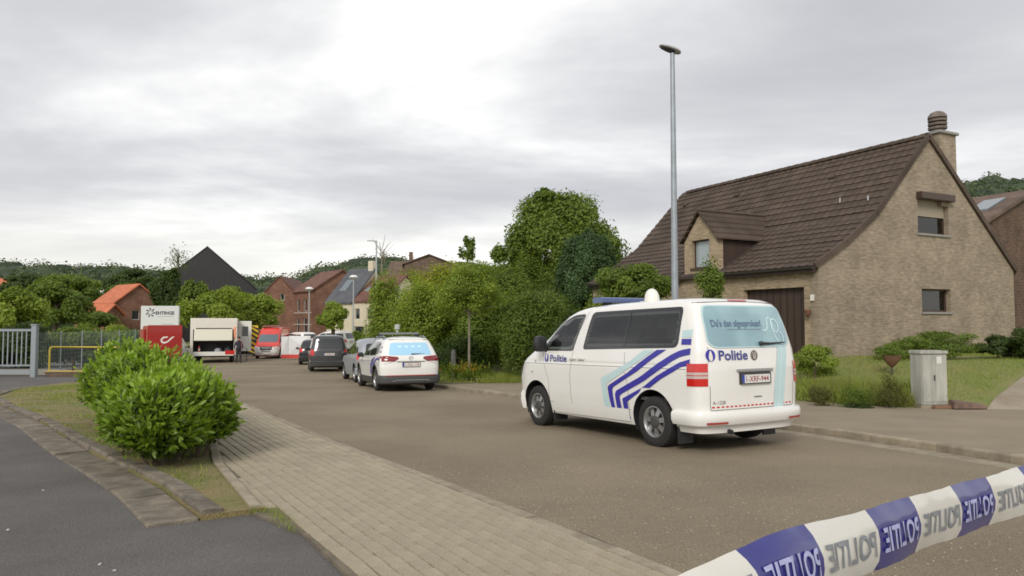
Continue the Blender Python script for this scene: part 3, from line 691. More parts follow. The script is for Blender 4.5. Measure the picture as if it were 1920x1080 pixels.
def ringband(poly, proj, inset, d=.06):
    P = densify(poly, d); n = len(P); cx = sum(p[0] for p in P)/n; cy = sum(p[1] for p in P)/n
    hw = max(abs(p[0]-cx) for p in P); hh = max(abs(p[1]-cy) for p in P)
    Qi = [(cx+(p[0]-cx)*(1-inset/hw), cy+(p[1]-cy)*(1-inset/hh)) for p in P]
    mb = MB(); mb.rings([[proj(p) for p in P], [proj(p) for p in Qi]], cap=False); return mb, Qi
def shrink(poly, inset):
    cx = sum(p[0] for p in poly)/len(poly); cy = sum(p[1] for p in poly)/len(poly); hw = max(abs(p[0]-cx) for p in poly); hh = max(abs(p[1]-cy) for p in poly)
    return [(cx+(p[0]-cx)*(1-inset/hw), cy+(p[1]-cy)*(1-inset/hh)) for p in poly]
def strip(a, b, proj, n=24, m=3):
    A, B = resample(a, n), resample(b, n); mb = MB(); rs = []
    for i in range(m+1): rs.append([proj(tuple(A[j]*(1-i/m)+B[j]*(i/m))) for j in range(n)])
    return mb.rings(rs, closed=False, cap=False)
def line(pts, w, proj, n=None):
    """thin band along a path"""
    P = np.array(densify(pts, .05, False)); T = np.gradient(P, axis=0); T /= np.maximum(np.linalg.norm(T, axis=1, keepdims=True), 1e-9); Nn = np.stack([-T[:, 1], T[:, 0]], 1)*w/2
    mb = MB(); return mb.rings([[proj(tuple(p)) for p in P-Nn], [proj(tuple(p)) for p in P+Nn]], closed=False, cap=False)
def ptext(name, txt, size, width, c, proj, m, parent, flip=1, bold=.0):
    V, F = text_mesh(txt, size, width, bold); mb = MB(); h = size*.35
    mb.add([proj((c[0]+flip*v[0], c[1]+v[1]-h)) for v in V], F); return mb.build(name, m, parent)
def slab(poly2, proj0, proj1):
    """closed lens-like solid between two offsets of the same outline"""
    P = densify(poly2, .05); mb = ringfill(poly2, proj1, 4, .05); mb2 = [proj0(p) for p in P]; mb3 = [proj1(p) for p in P]
    mb.rings([mb3, mb2], cap=False); return mb
def wheel(parent, u, v, r, wid=.22, style='steel', name='wheel', rim_r=None, m=None):
    """wheel at (u, v): tyre with rim and hub cap under it; outer face towards sign(v)"""
    sg = 1 if v > 0 else -1; rr = rim_r or r*.62; h = wid/2
    prof = [(rr, -h*.9), (r*.86, -h), (r*.97, -h*.85), (r, -h*.55), (r, h*.55), (r*.975, h*.82), (r*.88, h), (r*.74, h*1.03), (rr*1.0, h*.92), (rr*.97, h*.6)]
    t = MB().lathe([(a, b*sg) for a, b in prof], n=40, axis='y', cap=False).build(name, M_TYRE, parent, smooth=True, loc=(u, v-sg*h, r))
    m = m or M_RIM; rim = MB()
    rim.lathe([(rr*1.0, sg*h*.96), (rr*.95, sg*h*.98), (rr*.88, sg*h*.75), (rr*.84, sg*h*.45), (rr*.84, sg*h*.35), (rr*.99, sg*h*.3)], n=32, axis='y', cap=False)
    rim.build('rim', m, t, smooth=True)
    MB().lathe([(rr*.86, sg*h*.28), (rr*.86, sg*h*.32), (.001, sg*h*.32)], n=24, axis='y').build('brake_disc', M_BLACKP, t)
    sp = MB(); ns = 7 if style == 'steel' else 5
    for i in range(ns):
        a = 2*PI*i/ns+.2; wd0, wd1 = (.40, .33) if style == 'steel' else (.30, .20)
        pts = [(rr*.36, a-wd0), (rr*.87, a-wd1*.62), (rr*.87, a+wd1*.62), (rr*.36, a+wd0)]
        y0, y1 = sg*h*.40, sg*h*.80; yo = sg*h*.58
        vs_ = [(q*math.cos(b), y1 if q < rr*.5 else yo, q*math.sin(b)) for q, b in pts]+[(q*math.cos(b), y0, q*math.sin(b)) for q, b in pts]
        sp.add(vs_, [(0, 1, 2, 3), (4, 7, 6, 5), (0, 4, 5, 1), (1, 5, 6, 2), (2, 6, 7, 3), (3, 7, 4, 0)])
    sp.build('wheel_spokes', m, t)
    hc = M_DGREYP if style == 'steel' else m
    MB().lathe([(rr*.40, sg*h*.5), (rr*.40, sg*h*.88), (rr*.34, sg*h*.97), (rr*.2, sg*h*1.0), (.001, sg*h*1.0)], n=24, axis='y').build('hub_cap', hc, t, smooth=True)
    return t
def vehicle_root(name, label, cat, x, y, yaw, group=None, sl=None, dz=0):
    if sl is None: sl = float((G(y+2)-G(y-1))/3)*math.cos(yaw)
    return thing(name, label, cat, (x, y, float(G(y))+.006+dz), group=group, rot=(0, -math.atan(sl), yaw+PI/2))
def mirror(parent, u, v, w, m=M_BLACKP, size=(.11, .22, .24)):
    sg = 1 if v > 0 else -1; k = MB()
    a, b, c = size; cc = (u, v+sg*b*.62, w)
    rs = []
    for q, s_ in ((-.5, .7), (-.35, .95), (.2, 1), (.5, .6)):
        rs.append([(cc[0]+q*a, cc[1]+math.copysign(abs(math.cos(t))**.6, math.cos(t))*b*.5*s_, cc[2]+math.copysign(abs(math.sin(t))**.6, math.sin(t))*c*.5*s_) for t in np.linspace(0, 2*PI, 15)[:-1]])
    k.rings(rs); k.tube([(u, v-sg*.05, w-c*.45), (u, v+sg*b*.25, w-c*.35)], .035, 8)
    return k.build('mirror', m, parent, smooth=True)
def arch_parts(parent, sh, arches, m_lip=None, w0=.2, depth=.45, lip=.05):
    for uc, wc, Rr in arches:
        for sg in (1, -1):
            k = MB(); rs = []
            for t in np.linspace(-.35, PI+.35, 22):
                u, w = uc+math.cos(t)*Rr, wc+math.sin(t)*Rr; v = float(sh.side(u, max(w, .3)))-.004; rs.append([(u, sg*v, w), (u, sg*(v-depth), w)])
            b = len(k.v)
            for r_ in rs: k.v += r_
            for i in range(len(rs)-1): k.f.append((b+2*i, b+2*i+1, b+2*i+3, b+2*i+2))
            n = len(k.v); k.v += [(uc, sg*(float(sh.side(uc, .5))-depth), wc)]
            for i in range(len(rs)-1): k.f.append((b+2*i+1, n, b+2*i+3))
            k.build('wheel_arch', M_BLACKP, parent)
            if m_lip:
                P1 = [(uc+math.cos(t)*(Rr+lip), wc+math.sin(t)*(Rr+lip)) for t in np.linspace(-.25, PI+.25, 26)]; P0_ = [(uc+math.cos(t)*(Rr-.004), wc+math.sin(t)*(Rr-.004)) for t in np.linspace(-.25, PI+.25, 26)]
                strip(P1, P0_, sh.pside(sg, .012), 26, 2).build('arch_trim', m_lip, parent, smooth=True)
def profile_band(sh, prof, parent, name, m, ulim, rear=True, n=14):
    """bumper: closed profile of (w, offset) swept round one end of the shell"""
    pts = []
    base_w = sum(p[0] for p in prof)/len(prof)
    full = []
    h = sh.loop(base_w, 60)
    h = [p for p in h if (p[0] < ulim if rear else p[0] > ulim)]
    if rear: seq = [(u, -v) for u, v in h[::-1]]+h[1:]
    else: seq = h+[(u, -v) for u, v in h[::-1][1:]]
    rs = []
    for i, (u, v) in enumerate(seq):
        a = seq[max(i-1, 0)]; b = seq[min(i+1, len(seq)-1)]; t = Vector((b[0]-a[0], b[1]-a[1])).normalized(); nrm = Vector((t.y, -t.x))
        if nrm.dot(Vector((u-(.9 if rear else 2.0), v))) < 0: nrm = -nrm
        rs.append([(u+nrm.x*o_, v+nrm.y*o_, w) for w, o_ in prof])
    return MB().rings(rs).build(name, m, parent, smooth=True)
def box_proj(M): return lambda p: tuple(M@Vector((p[0], p[1], 0)))

# ------------------------------------------------------------------ the white police van
VW = [.26, .32, .38, .44, .50, .56, .62, .68, .74, .80, .86, .92, .98, 1.04, 1.09, 1.105, 1.12, 1.16, 1.20, 1.25, 1.30, 1.35, 1.40, 1.45, 1.50, 1.55, 1.60, 1.65, 1.70, 1.75, 1.80, 1.84, 1.88, 1.91, 1.935, 1.955, 1.97, 1.985, 1.998, 2.008, 2.016, 2.022, 2.026, 2.028]
van_sh = Shell(V=[(.26, .885), (.32, .91), (.44, .932), (.62, .950), (.9, .955), (1.09, .950), (1.105, .943), (1.12, .946), (1.3, .925), (1.5, .892), (1.7, .852), (1.84, .815), (1.91, .785), (1.955, .745), (1.985, .68), (2.008, .56), (2.02, .36), (2.026, .18), (2.028, .01)],
    UR=[(.26, -.90), (.5, -.93), (.8, -.945), (1.1, -.945), (1.3, -.93), (1.6, -.865), (1.84, -.79), (1.93, -.73), (1.985, -.62), (2.012, -.42), (2.028, -.1)],
    UF=[(.26, 3.80), (.5, 3.92), (.8, 3.92), (.95, 3.88), (1.09, 3.80), (1.16, 3.70), (1.3, 3.42), (1.4, 3.20), (1.5, 3.03), (1.7, 2.76), (1.85, 2.50), (1.93, 2.27), (1.975, 2.02), (2.01, 1.55), (2.028, 1.2)], rR=.22, rF=.60, pR=3.6, pF=2.6)
ARV = [(0, .345, .435), (3.0, .345, .435)]
side_win = fillet([(1.63, 1.31), (1.49, 1.885), (-.52, 1.885), (-.50, 1.345)], [.06, .08, .08, .10])
door_win = fillet([(2.72, 1.285), (2.70, 1.42), (2.34, 1.745), (1.98, 1.855), (1.665, 1.865), (1.90, 1.285)], [.03, .10, .12, .10, .06, .05])
wsc = fillet([(-.70, 1.36), (.70, 1.36), (.62, 1.88), (-.62, 1.88)], .1)
rear_win = fillet([(-.755, 1.40), (-.66, 1.335), (.66, 1.335), (.755, 1.40), (.74, 1.72), (.70, 1.895), (-.70, 1.895), (-.74, 1.72)], [.06, .08, .08, .06, .2, .09, .09, .2])
van = vehicle_root('police_van', 'white police van with blue chevron stripes, parked at the kerb before the brick house', 'van', 2.725, 10.342, .5153, sl=-.0257-.0)
van_sh.body('body', VW, ARV, [shrink(side_win, .05), shrink(door_win, .04)], [shrink(rear_win, .05)], [shrink(wsc, .05)], M_WHITE, van)
arch_parts(van, van_sh, ARV)
MB().box(-.86, 3.75, -.62, .62, .30, .5).box(-.6, 3.4, -.5, .5, .22, .3).tube([(-.75, .45, .30), (-.95, .45, .27)], .03).build('underbody', M_BLACKP, van)
MB().box(-.85, 2.9, -.86, .86, .62, .66).build('cabin_floor', M_DARKIN, van)
for sg in (1, -1):
    p = van_sh.pside(sg, .004); pg = van_sh.pside(sg, .002)
    mb, inn = ringband(side_win, p, .045); fr = mb.build('side_window', M_FRIT, van, smooth=True); ringfill(inn, pg).build('pane', G_DARK, fr, smooth=True)
    line([(.62, 1.33), (.54, 1.87)], .035, van_sh.pside(sg, .005)).build('window_bar', M_FRIT, fr)
    mb, inn = ringband(door_win, p, .03); fr = mb.build('front_door_window', M_FRIT, van, smooth=True); ringfill(inn, pg).build('pane', G_MID, fr, smooth=True)
    # doors: shut lines, handles, rubbing crease
    k = MB()
    for pts in ([(1.93, .36), (1.96, .9), (1.90, 1.24), (1.84, 1.5), (1.58, 1.93)], [(2.60, .80), (2.76, 1.1), (2.80, 1.30)], [(2.585, .36), (2.60, .80)], [(.50, .80), (.58, 1.0), (.58, 1.28)], [(.50, .40), (.50, .8)], [(2.58, .45), (.46, .47)], [(3.62, 1.07), (-.70, 1.07)]):
        mbx = line(pts, .007, van_sh.pside(sg, .0025)); k.add(mbx.v, mbx.f)
    k.build('door_seam', M_SEAM, van)
    for (u, w) in ((1.87, 1.165), (1.64, 1.165)):
        q = van_sh.pside(sg, .02); MB().obox(q((u, w)), (.17, .03, .035), Matrix.Identity(3)).build('door_handle', M_WHITE, van, bevel=.008)
    mirror(van, 2.70, sg*.90, 1.40, size=(.13, .23, .27))
    strip([(2.45, .46), (.50, .48)], [(2.45, .29), (.50, .31)], van_sh.pside(sg, .012), 20, 3).build('sill_cover', M_WHITE, van, smooth=True)
    # livery
    P_ = van_sh.pside(sg, .0075)
    S0 = [([(-.56, 1.46), (-.735, 1.46)], [(-.56, 1.385), (-.735, 1.385)]),
          ([(-.10, 1.315), (.22, 1.15), (.50, .99), (.97, .78), (.94, .62), (.905, .49), (.85, .315)], [(-.29, 1.32), (0, 1.18), (.28, 1.02), (.86, .76), (.84, .62), (.82, .49), (.77, .325)]),
          ([(-.735, 1.34), (-.56, 1.315), (-.40, 1.26), (-.10, 1.12), (.21, .95), (.80, .71), (.785, .56), (.74, .325)], [(-.735, 1.26), (-.56, 1.23), (-.40, 1.165), (-.13, 1.03), (.14, .89), (.69, .665), (.68, .56), (.64, .33)]),
          ([(-.735, 1.20), (-.56, 1.16), (-.37, 1.08), (-.10, .96), (.14, .82), (.20, .795)], [(-.735, 1.13), (-.56, 1.09), (-.43, 1.03), (-.20, .93), (-.02, .83), (.03, .80)]),
          ([(.20, .792), (.63, .62), (.62, .5), (.57, .335)], [(.26, .725), (.52, .585), (.515, .47), (.49, .34)])]
    for a, b in S0: strip(a, b, P_, 30, 3).build('stripe', M_NAVY, van, smooth=True)
    for a, b in (([(-.735, 1.58), (-.56, 1.57)], [(-.735, 1.48), (-.56, 1.48)]), ([(.17, 1.31), (.5, 1.13), (1.13, .885), (1.09, .6), (1.06, .48), (1.0, .33)], [(-.05, 1.31), (.40, 1.09), (1.0, .81), (.965, .6), (.935, .48), (.885, .32)])):
        strip(a, b, van_sh.pside(sg, .006), 26, 3).build('pale_stripe', M_LBLUE, van, smooth=True)
    ptext('lettering', 'Politie', .155, .50, (2.30, 1.165), P_, M_NAVYT, van, flip=-sg, bold=.003)
    q0 = (2.66, 1.165); ringfill([(q0[0]+.062*math.cos(t), q0[1]+.068*math.sin(t)) for t in np.linspace(0, 2*PI, 25)[:-1]], P_, 2, .03).build('emblem', M_NAVY, van)
    ringfill([(q0[0]+.022*math.sin(2*t)*.5*(1 if 1 else 0)+.02*math.cos(t), q0[1]+.058*math.sin(t)) for t in np.linspace(0, 2*PI, 17)[:-1]], van_sh.pside(sg, .0095), 2, .02).build('emblem_flame', M_WHITE2, van)
    for (u, w) in ((3.02, 1.10), (3.12, .92)): ringfill([(u+.02*math.cos(t), w+.014*math.sin(t)) for t in np.linspace(0, 2*PI, 9)[:-1]], P_, 1, .02).build('side_repeater', M_SEAM, van)
    # lamps
    tl = fillet([(0, .86), (0, 1.12), (0, 1.12), (0, .86)], 0)
    def lamp_path(w0, w1, off, vin=.745, uin=-.70, n=16):
        """outline wrapped round the rear corner: from the tailgate to the side"""
        h = van_sh.loop(1.0, 110); seq = [(u, v) for u, v in h if v > vin and u < uin+.02]; seq = resample(seq, n); rs = []
        for w in np.linspace(w0, w1, 6):
            row = []
            f_ = float(van_sh.half(w)/van_sh.half(1.0)); du = float(van_sh.ev(van_sh.UR, w)-van_sh.ev(van_sh.UR, 1.0))
            for i, (u, v) in enumerate(seq):
                a = seq[max(i-1, 0)]; b = seq[min(i+1, n-1)]; t = Vector((b[0]-a[0], b[1]-a[1])).normalized(); nn = Vector((-t.y, t.x)); nn = nn if nn.dot(Vector((u-.5, v))) > 0 else -nn
                row.append((u+du+nn.x*off, sg*(v*f_+nn.y*off), w))
            rs.append(row)
        return rs
    lm = MB(); lm.rings(lamp_path(.86, 1.145, .010), closed=False, cap=False); tlo = lm.build('tail_light', M_RED, van, smooth=True)
    lm = MB(); lm.rings(lamp_path(.955, 1.035, .013), closed=False, cap=False); lm.build('reversing_lens', M_CLEARL, tlo, smooth=True)
    lm = MB(); lm.rings(lamp_path(.99, 1.0, .0145), closed=False, cap=False); lm.build('lens_divider', M_RED, tlo, smooth=True)
    hl = fillet([(3.52, .86), (3.86, .86), (3.80, 1.07), (3.50, 1.05)], .03); ringfill([(a, b) for a, b in hl], van_sh.pside(sg, .008)).build('headlight', M_CLEARL, van, smooth=True)
    # mud flaps
    MB().box(-.47, -.44, sg*.66 if sg > 0 else -.90, .90 if sg > 0 else -.66, .10, .38).build('mud_flap', M_BLACKP, van)
    MB().box(2.50, 2.53, .64 if sg > 0 else -.9, .9 if sg > 0 else -.64, .14, .34).build('mud_flap', M_BLACKP, van)
for u in (0, 3.0):
    for sg in (1, -1): wheel(van, u, sg*.925, .343, .21)
profile_band(van_sh, [(.355, -.02), (.365, .05), (.42, .078), (.49, .082), (.525, .070), (.545, .03), (.55, -.02)], van, 'rear_bumper', M_WHITE, -.42)
profile_band(van_sh, [(.26, -.03), (.28, .03), (.40, .06), (.52, .06), (.60, .02), (.60, -.02)], van, 'front_bumper', M_WHITE, 3.45, rear=False)
P_ = van_sh.prear(.009)
mb, inn = ringband(rear_win, P_, .018); fr = mb.build('rear_window', mat('pale blue edge', (.45, .60, .63), .3), van, smooth=True)
ringfill(inn, van_sh.prear(.0085)).build('window_film', mat('blue window film', (.300, .455, .495), .10, coat=.7, c2=(.215, .350, .400), scale=1.6, detail=2), fr, smooth=True)  # soft blue mottle puts mild reflections into the film colour
ptext('slogan_lettering', "Da's dan afgesproken!", .125, .88, (.20, 1.655), van_sh.prear(.013), mat('slate lettering', (.10, .15, .24), .4), fr, flip=-1, bold=.002)
line([(.40, 1.575), (-.22, 1.575)], .012, van_sh.prear(.013)).build('slogan_rule', mat('slate rule', (.2, .28, .36), .4), fr)
sw = [(-.245, 1.56), (-.30, 1.555), (-.345, 1.59), (-.36, 1.66), (-.38, 1.72), (-.42, 1.735), (-.45, 1.70), (-.455, 1.62), (-.47, 1.55), (-.52, 1.53), (-.565, 1.57), (-.575, 1.64), (-.54, 1.70), (-.49, 1.715), (-.44, 1.68), (-.435, 1.58), (-.47, 1.47), (-.53, 1.39), (-.59, 1.37), (-.63, 1.41), (-.63, 1.49), (-.59, 1.545)]
line([tuple(p) for p in resample(sw, 60)], .016, van_sh.prear(.0135)).build('rope_drawing', M_LTXT, fr)
ptext('lettering', 'Politie', .175, .50, (.365, 1.245), P_, M_NAVYT, van, flip=-1, bold=.004)
ec = (.735, 1.245); ringfill([(ec[0]+.068*math.cos(t), ec[1]+.075*math.sin(t)) for t in np.linspace(0, 2*PI, 29)[:-1]], P_, 2, .03).build('emblem', M_NAVY, van)
ringfill([(ec[0]+.026*math.cos(t)*(1-.35*math.sin(t)), ec[1]+.066*math.sin(t)-.006) for t in np.linspace(0, 2*PI, 21)[:-1]], van_sh.prear(.011), 2, .02).build('emblem_flame', M_WHITE2, van)
lc = (-.005, 1.235); ringfill([(lc[0]+.062*math.cos(t), lc[1]+.066*math.sin(t)) for t in np.linspace(0, 2*PI, 25)[:-1]], P_, 2, .03).build('round_badge', mat('badge steel', (.18, .17, .15), .3, metal=.8), van)
k = MB()
for a in (-.03, .0, .03):
    mbx = line([(lc[0]+a, lc[1]+.045), (lc[0]+a*.4, lc[1]-.045)], .012, van_sh.prear(.012)); k.add(mbx.v, mbx.f)
k.build('badge_mark', M_CLEARL, van)
strip([(-.47, 1.335), (-.42, 1.1), (-.37, .85), (-.345, .535)], [(-.66, 1.335), (-.62, 1.1), (-.575, .85), (-.535, .535)], van_sh.prear(.007), 18, 2).build('pale_stripe', M_LBLUE, van, smooth=True)
strip([(-.545, 1.335), (-.50, 1.1), (-.455, .85), (-.425, .535)], [(-.562, 1.335), (-.517, 1.1), (-.472, .85), (-.442, .535)], van_sh.prear(.009), 14, 1).build('pale_stripe_line', M_LTXT, van)
k = MB()
for pts in ([(.755, 1.35), (.775, 1.15)], [(.765, .86), (.76, .60), (.75, .555)], [(-.765, .86), (-.76, .60), (-.75, .555)], [(.75, .555), (-.75, .555)], [(.74, 1.93), (.0, 1.955), (-.74, 1.93)]):
    mbx = line(pts, .008, van_sh.prear(.0035)); k.add(mbx.v, mbx.f)
k.build('tailgate_seam', M_SEAM, van)
k = MB()
for i in range(20):
    a = .74-i*.074; mbx = strip([(a, .600), (a-.045, .600)], [(a, .582), (a-.045, .582)], van_sh.prear(.005), 3, 1); k.add(mbx.v, mbx.f)
k.build('red_dashes', M_RED, van)
MB().obox((-.952, 0, 1.045), (.05, .66, .035), Matrix.Identity(3)).build('handle_strip', mat('chrome dull', (.42, .42, .42), .35, metal=.6), van, bevel=.01)
MB().box(-.955, -.938, -.285, .285, .865, 1.02).build('plate_recess', M_DGREYP, van)
def plate(parent, u, w, txt, width=.52, h=.11, vc=0, tilt=0):
    p = MB().box(u-.012, u, vc-width/2, vc+width/2, w-h/2, w+h/2).build('number_plate', M_PLATE, parent)
    MB().box(u-.0145, u-.012, vc+width/2-.045, vc+width/2-.004, w-h/2+.004, w+h/2-.004).build('euro_band', M_PLBLUE, p)
    M = frame_m((u-.015, vc-.02, w-.038), (0, -1, 0), (0, 0, 1)); flat_text('plate_lettering', txt, .10, M, M_PLRED, p, width=width*.80, bold=.001)
    k = MB(); a, b = vc-width/2, vc+width/2
    k.box(u-.018, u-.003, a-.012, a, w-h/2-.012, w+h/2+.012).box(u-.018, u-.003, b, b+.012, w-h/2-.012, w+h/2+.012).box(u-.018, u-.003, a, b, w+h/2, w+h/2+.012).box(u-.018, u-.003, a, b, w-h/2-.012, w-h/2)
    k.build('plate_frame', M_DGREYP, p); return p
plate(van, -.96, .935, '1-XRF-944')
for a, b in ((.86, .56), (-.56, -.86)):
    lo, hi = min(a, b), max(a, b); k = MB(); pts = [(float(van_sh.rear(v, .45))-.088, v) for v in np.linspace(lo, hi, 7)]
    k.rings([[(u, v, .385) for u, v in pts], [(u-.004, v, .41) for u, v in pts]], closed=False, cap=False); k.build('reflector', mat('dull reflector', (.35, .04, .03), .3), van)
k = MB(); k.tube([(-.935, -.12, 1.385), (-.955, -.16, 1.39)], .028); k.tube([(-.95, -.14, 1.39), (-.935, -.34, 1.385), (-.925, -.62, 1.40)], [.020, .014, .007]); k.build('rear_wiper', M_BLACKP, van, smooth=True)
ringfill(fillet([(-.17, 1.945), (.17, 1.945), (.17, 1.968), (-.17, 1.968)], .008), van_sh.prear(.014), 2, .04).build('brake_light', M_RED, van)
ringfill(fillet([(.02, .69), (-.12, .69), (-.12, .705), (.02, .705)], .005), van_sh.prear(.006), 1, .04).build('tailgate_badge', M_SEAM, van)
ptext('small_lettering', 'A-1228', .06, .20, (.63, .65), P_, M_SEAM, van, flip=-1)
# roof beacon bar, dome aerial
lb = MB().rings([[(u, v, z) for u, v, z in q] for q in [[(1.66+.13*math.copysign(abs(math.cos(t))**.5, math.cos(t)), y, 2.085+.045*math.copysign(abs(math.sin(t))**.5, math.sin(t))) for t in np.linspace(0, 2*PI, 17)[:-1]] for y in np.linspace(-.60, .60, 9)]]).build('light_bar', mat('blue beacon', (.055, .09, .22), .15, coat=.6), van, smooth=True)
MB().box(1.61, 1.71, -.45, -.35, 2.0, 2.05).build('light_bar_foot', M_BLACKP, van); MB().box(1.61, 1.71, .35, .45, 2.0, 2.05).build('light_bar_foot', M_BLACKP, van)
MB().lathe([(.115, 0), (.115, .03), (.105, .10), (.08, .16), (.04, .195), (.001, .205)], c=(.72, .28, 2.012), n=20).build('roof_dome', M_WHITE2, van, smooth=True)
MB().box(1.15, 1.28, -.25, .05, 2.03, 2.055).build('roof_hatch', M_WHITE2, van)
# interior
def seat(parent, u, v, w=.66, wid=.5, back=.62):
    s_ = MB().box(u-.05, u+.45, v-wid/2, v+wid/2, w, w+.16).build('seat', M_SEAT, parent, bevel=.03)
    MB().obox((u-.10, v, w+.12+back/2), (.12, wid*.95, back), Matrix.Rotation(.15, 3, 'Y').inverted()).build('seat_back', M_SEAT, s_, bevel=.03)
    MB().obox((u-.18, v, w+.2+back), (.09, .26, .17), Matrix.Identity(3)).build('headrest', M_SEAT, s_, bevel=.03)
    return s_
for u, v in ((1.55, .45), (1.55, -.45), (.55, .5), (.55, 0), (.55, -.5), (-.3, .5), (-.3, 0), (-.3, -.5)): seat(van, u, v, .72)
M = Matrix.Translation((2.38, .45, 1.32))@Matrix.Rotation(R(-62), 4, 'Y')
k = MB(); ring = [M@Vector((.19*math.cos(t), .19*math.sin(t), 0)) for t in np.linspace(0, 2*PI, 25)]; k.tube(ring, .016, 8); k.tube([M@Vector((-.18, 0, 0)), M@Vector((.18, 0, 0))], .016, 6); k.tube([M@Vector((0, 0, 0)), M@Vector((0, .0, -.3))], .03, 6)
k.build('steering_wheel', M_BLACKP, van, smooth=True)
MB().box(2.55, 3.0, -.82, .82, 1.05, 1.30).build('dashboard', M_DARKIN, van, bevel=.05)
mb, inn = ringband(wsc, van_sh.pfront(.004), .04); fr = mb.build('windscreen', M_FRIT, van, smooth=True); ringfill(inn, van_sh.pfront(.002)).build('pane', G_MID, fr, smooth=True)

# ------------------------------------------------------------------ generic parked car
def car(name, label, cat, x, y, yaw, sp, group=None, dz=0):
    t = vehicle_root(name, label, cat, x, y, yaw, group, dz=dz)
    sh = Shell(sp['V'], sp['UR'], sp['UF'], sp.get('rR', .3), sp.get('rF', .6), sp.get('pR', 3.2), sp.get('pF', 2.4)); m = sp['paint']
    H = sp['V'][-1][0]; ws = list(np.linspace(sp.get('w0', .24), H-.12, 30))+list(H-.12*(1-np.linspace(0, 1, 12)[1:])**1.8)
    r = sp['r']; ar = [(0, r, r*1.24), (sp['wb'], r, r*1.24)]
    sh.body('body', ws, ar, [], [], [], m, t, nside=90)
    arch_parts(t, sh, ar, sp.get('clad'), lip=.05)
    MB().box(sp['UR'][0][1]+.1, sp['UF'][0][1]-.2, -.55, .55, .20, .45).build('underbody', M_BLACKP, t)
    for sg in (1, -1):
        for w_ in sp['side_windows']: ringfill(fillet(w_, .05), sh.pside(sg, .004)).build('side_window', sp.get('glass', G_OPAQ), t, smooth=True)
        k = MB()
        for pts in sp.get('seams', []): mbx = line(pts, .008, sh.pside(sg, .003)); k.add(mbx.v, mbx.f)
        if k.v: k.build('door_seam', M_SEAM if not sp.get('dark') else M_BLACKP, t)
        if 'clad' in sp and sp['clad']:
            strip([(sp['wb']-r*1.2, .42), (r*1.2, .42)], [(sp['wb']-r*1.2, .22), (r*1.2, .22)], sh.pside(sg, .012), 16, 2).build('sill_trim', sp['clad'], t, smooth=True)
        for q in sp.get('tail', []): ringfill(fillet([(sg*a, b) for a, b in q], .02), sh.prear(.010), 3, .04).build('tail_light', sp.get('tailm', M_RED), t, smooth=True)
        for q in sp.get('tail_side', []): ringfill(fillet(q, .02), sh.pside(sg, .010), 3, .04).build('tail_light_side', sp.get('tailm', M_RED), t, smooth=True)
        for q in sp.get('head', []): ringfill(fillet([(sg*a, b) for a, b in q], .02), sh.pfront(.010), 3, .04).build('headlight', M_CLEARL, t, smooth=True)
        mu, mw = sp['mirror']; mirror(t, mu, sg*float(sh.side(mu, mw)), mw, sp.get('mirm', M_BLACKP), (.10, .2, .15))
        for u in (0, sp['wb']): wheel(t, u, sg*(float(sh.side(u, .6))-.01), r, .21, 'alloy', m=M_RIM)
    ringfill(fillet(sp['rear_window'], .07), sh.prear(.004)).build('rear_window', sp.get('rglass', G_OPAQ), t, smooth=True)
    if 'windscreen' in sp: ringfill(fillet(sp['windscreen'], .08), sh.pfront(.004)).build('windscreen', G_OPAQ, t, smooth=True)
    if 'bumper' in sp: profile_band(sh, sp['bumper'], t, 'rear_bumper', sp.get('bumperm', m), sp.get('bu', -.38))
    if 'plate' in sp: plate(t, float(sh.ev(sh.UR, sp['plate'][0]))-.015, sp['plate'][0], sp['plate'][1])
    return t, sh
# ------------------------------------------------------------------ parked cars
suvp = dict(V=[(.24, .86), (.4, .905), (.7, .925), (.95, .918), (1.04, .89), (1.3, .80), (1.48, .72), (1.54, .67), (1.59, .58), (1.625, .44), (1.645, .25), (1.65, .02)],
    UR=[(.24, -.84), (.45, -.90), (.7, -.91), (.95, -.89), (1.03, -.86), (1.2, -.76), (1.45, -.60), (1.53, -.56), (1.6, -.40), (1.65, .1)],
    UF=[(.24, 3.40), (.5, 3.56), (.8, 3.52), (.92, 3.42), (1.0, 3.10), (1.08, 2.62), (1.3, 2.12), (1.5, 1.62), (1.58, 1.3), (1.65, .9)],
    r=.345, wb=2.68, paint=M_WHITE, rF=.7, clad=M_DGREYP,
    side_windows=[[(1.98, 1.06), (1.90, 1.14), (1.35, 1.47), (1.02, 1.50), (.98, 1.06)], [(.93, 1.06), (.97, 1.50), (.25, 1.50), (.08, 1.36), (.05, 1.08)], [(.0, 1.10), (.04, 1.37), (.2, 1.50), (-.08, 1.47), (-.38, 1.16)]],
    seams=[[(1.0, .45), (.98, 1.05)], [(1.95, .5), (2.02, 1.0)], [(.42, .62), (.1, .95), (.0, 1.05)], [(2.6, .86), (.1, .93), (-.6, .95)]],
    rear_window=[(-.66, 1.08), (.66, 1.08), (.56, 1.45), (-.56, 1.45)], rglass=mat('light blue film', (.36, .62, .82), .15, coat=.5),
    tail=[[(.86, .90), (.86, 1.06), (.72, 1.06), (.40, 1.03), (.36, .98), (.5, .90)]], tail_side=[[(-.62, .90), (-.42, 1.03), (-.5, 1.06), (-.70, 1.04)]], tailm=M_REDD,
    bumper=[(.22, -.04), (.26, .05), (.40, .075), (.47, .06), (.50, .0), (.48, -.03)], bumperm=M_DGREYP, plate=(.80, '1-XXL-118'), mirror=(1.92, 1.08),
    windscreen=[(-.62, 1.1), (.62, 1.1), (.55, 1.48), (-.55, 1.48)])
suv, sh = car('police_suv', 'white police SUV with pale blue rear window and roof light bar, behind the silver car', 'suv', -3.33, 22.5, .385, suvp)
k = MB()
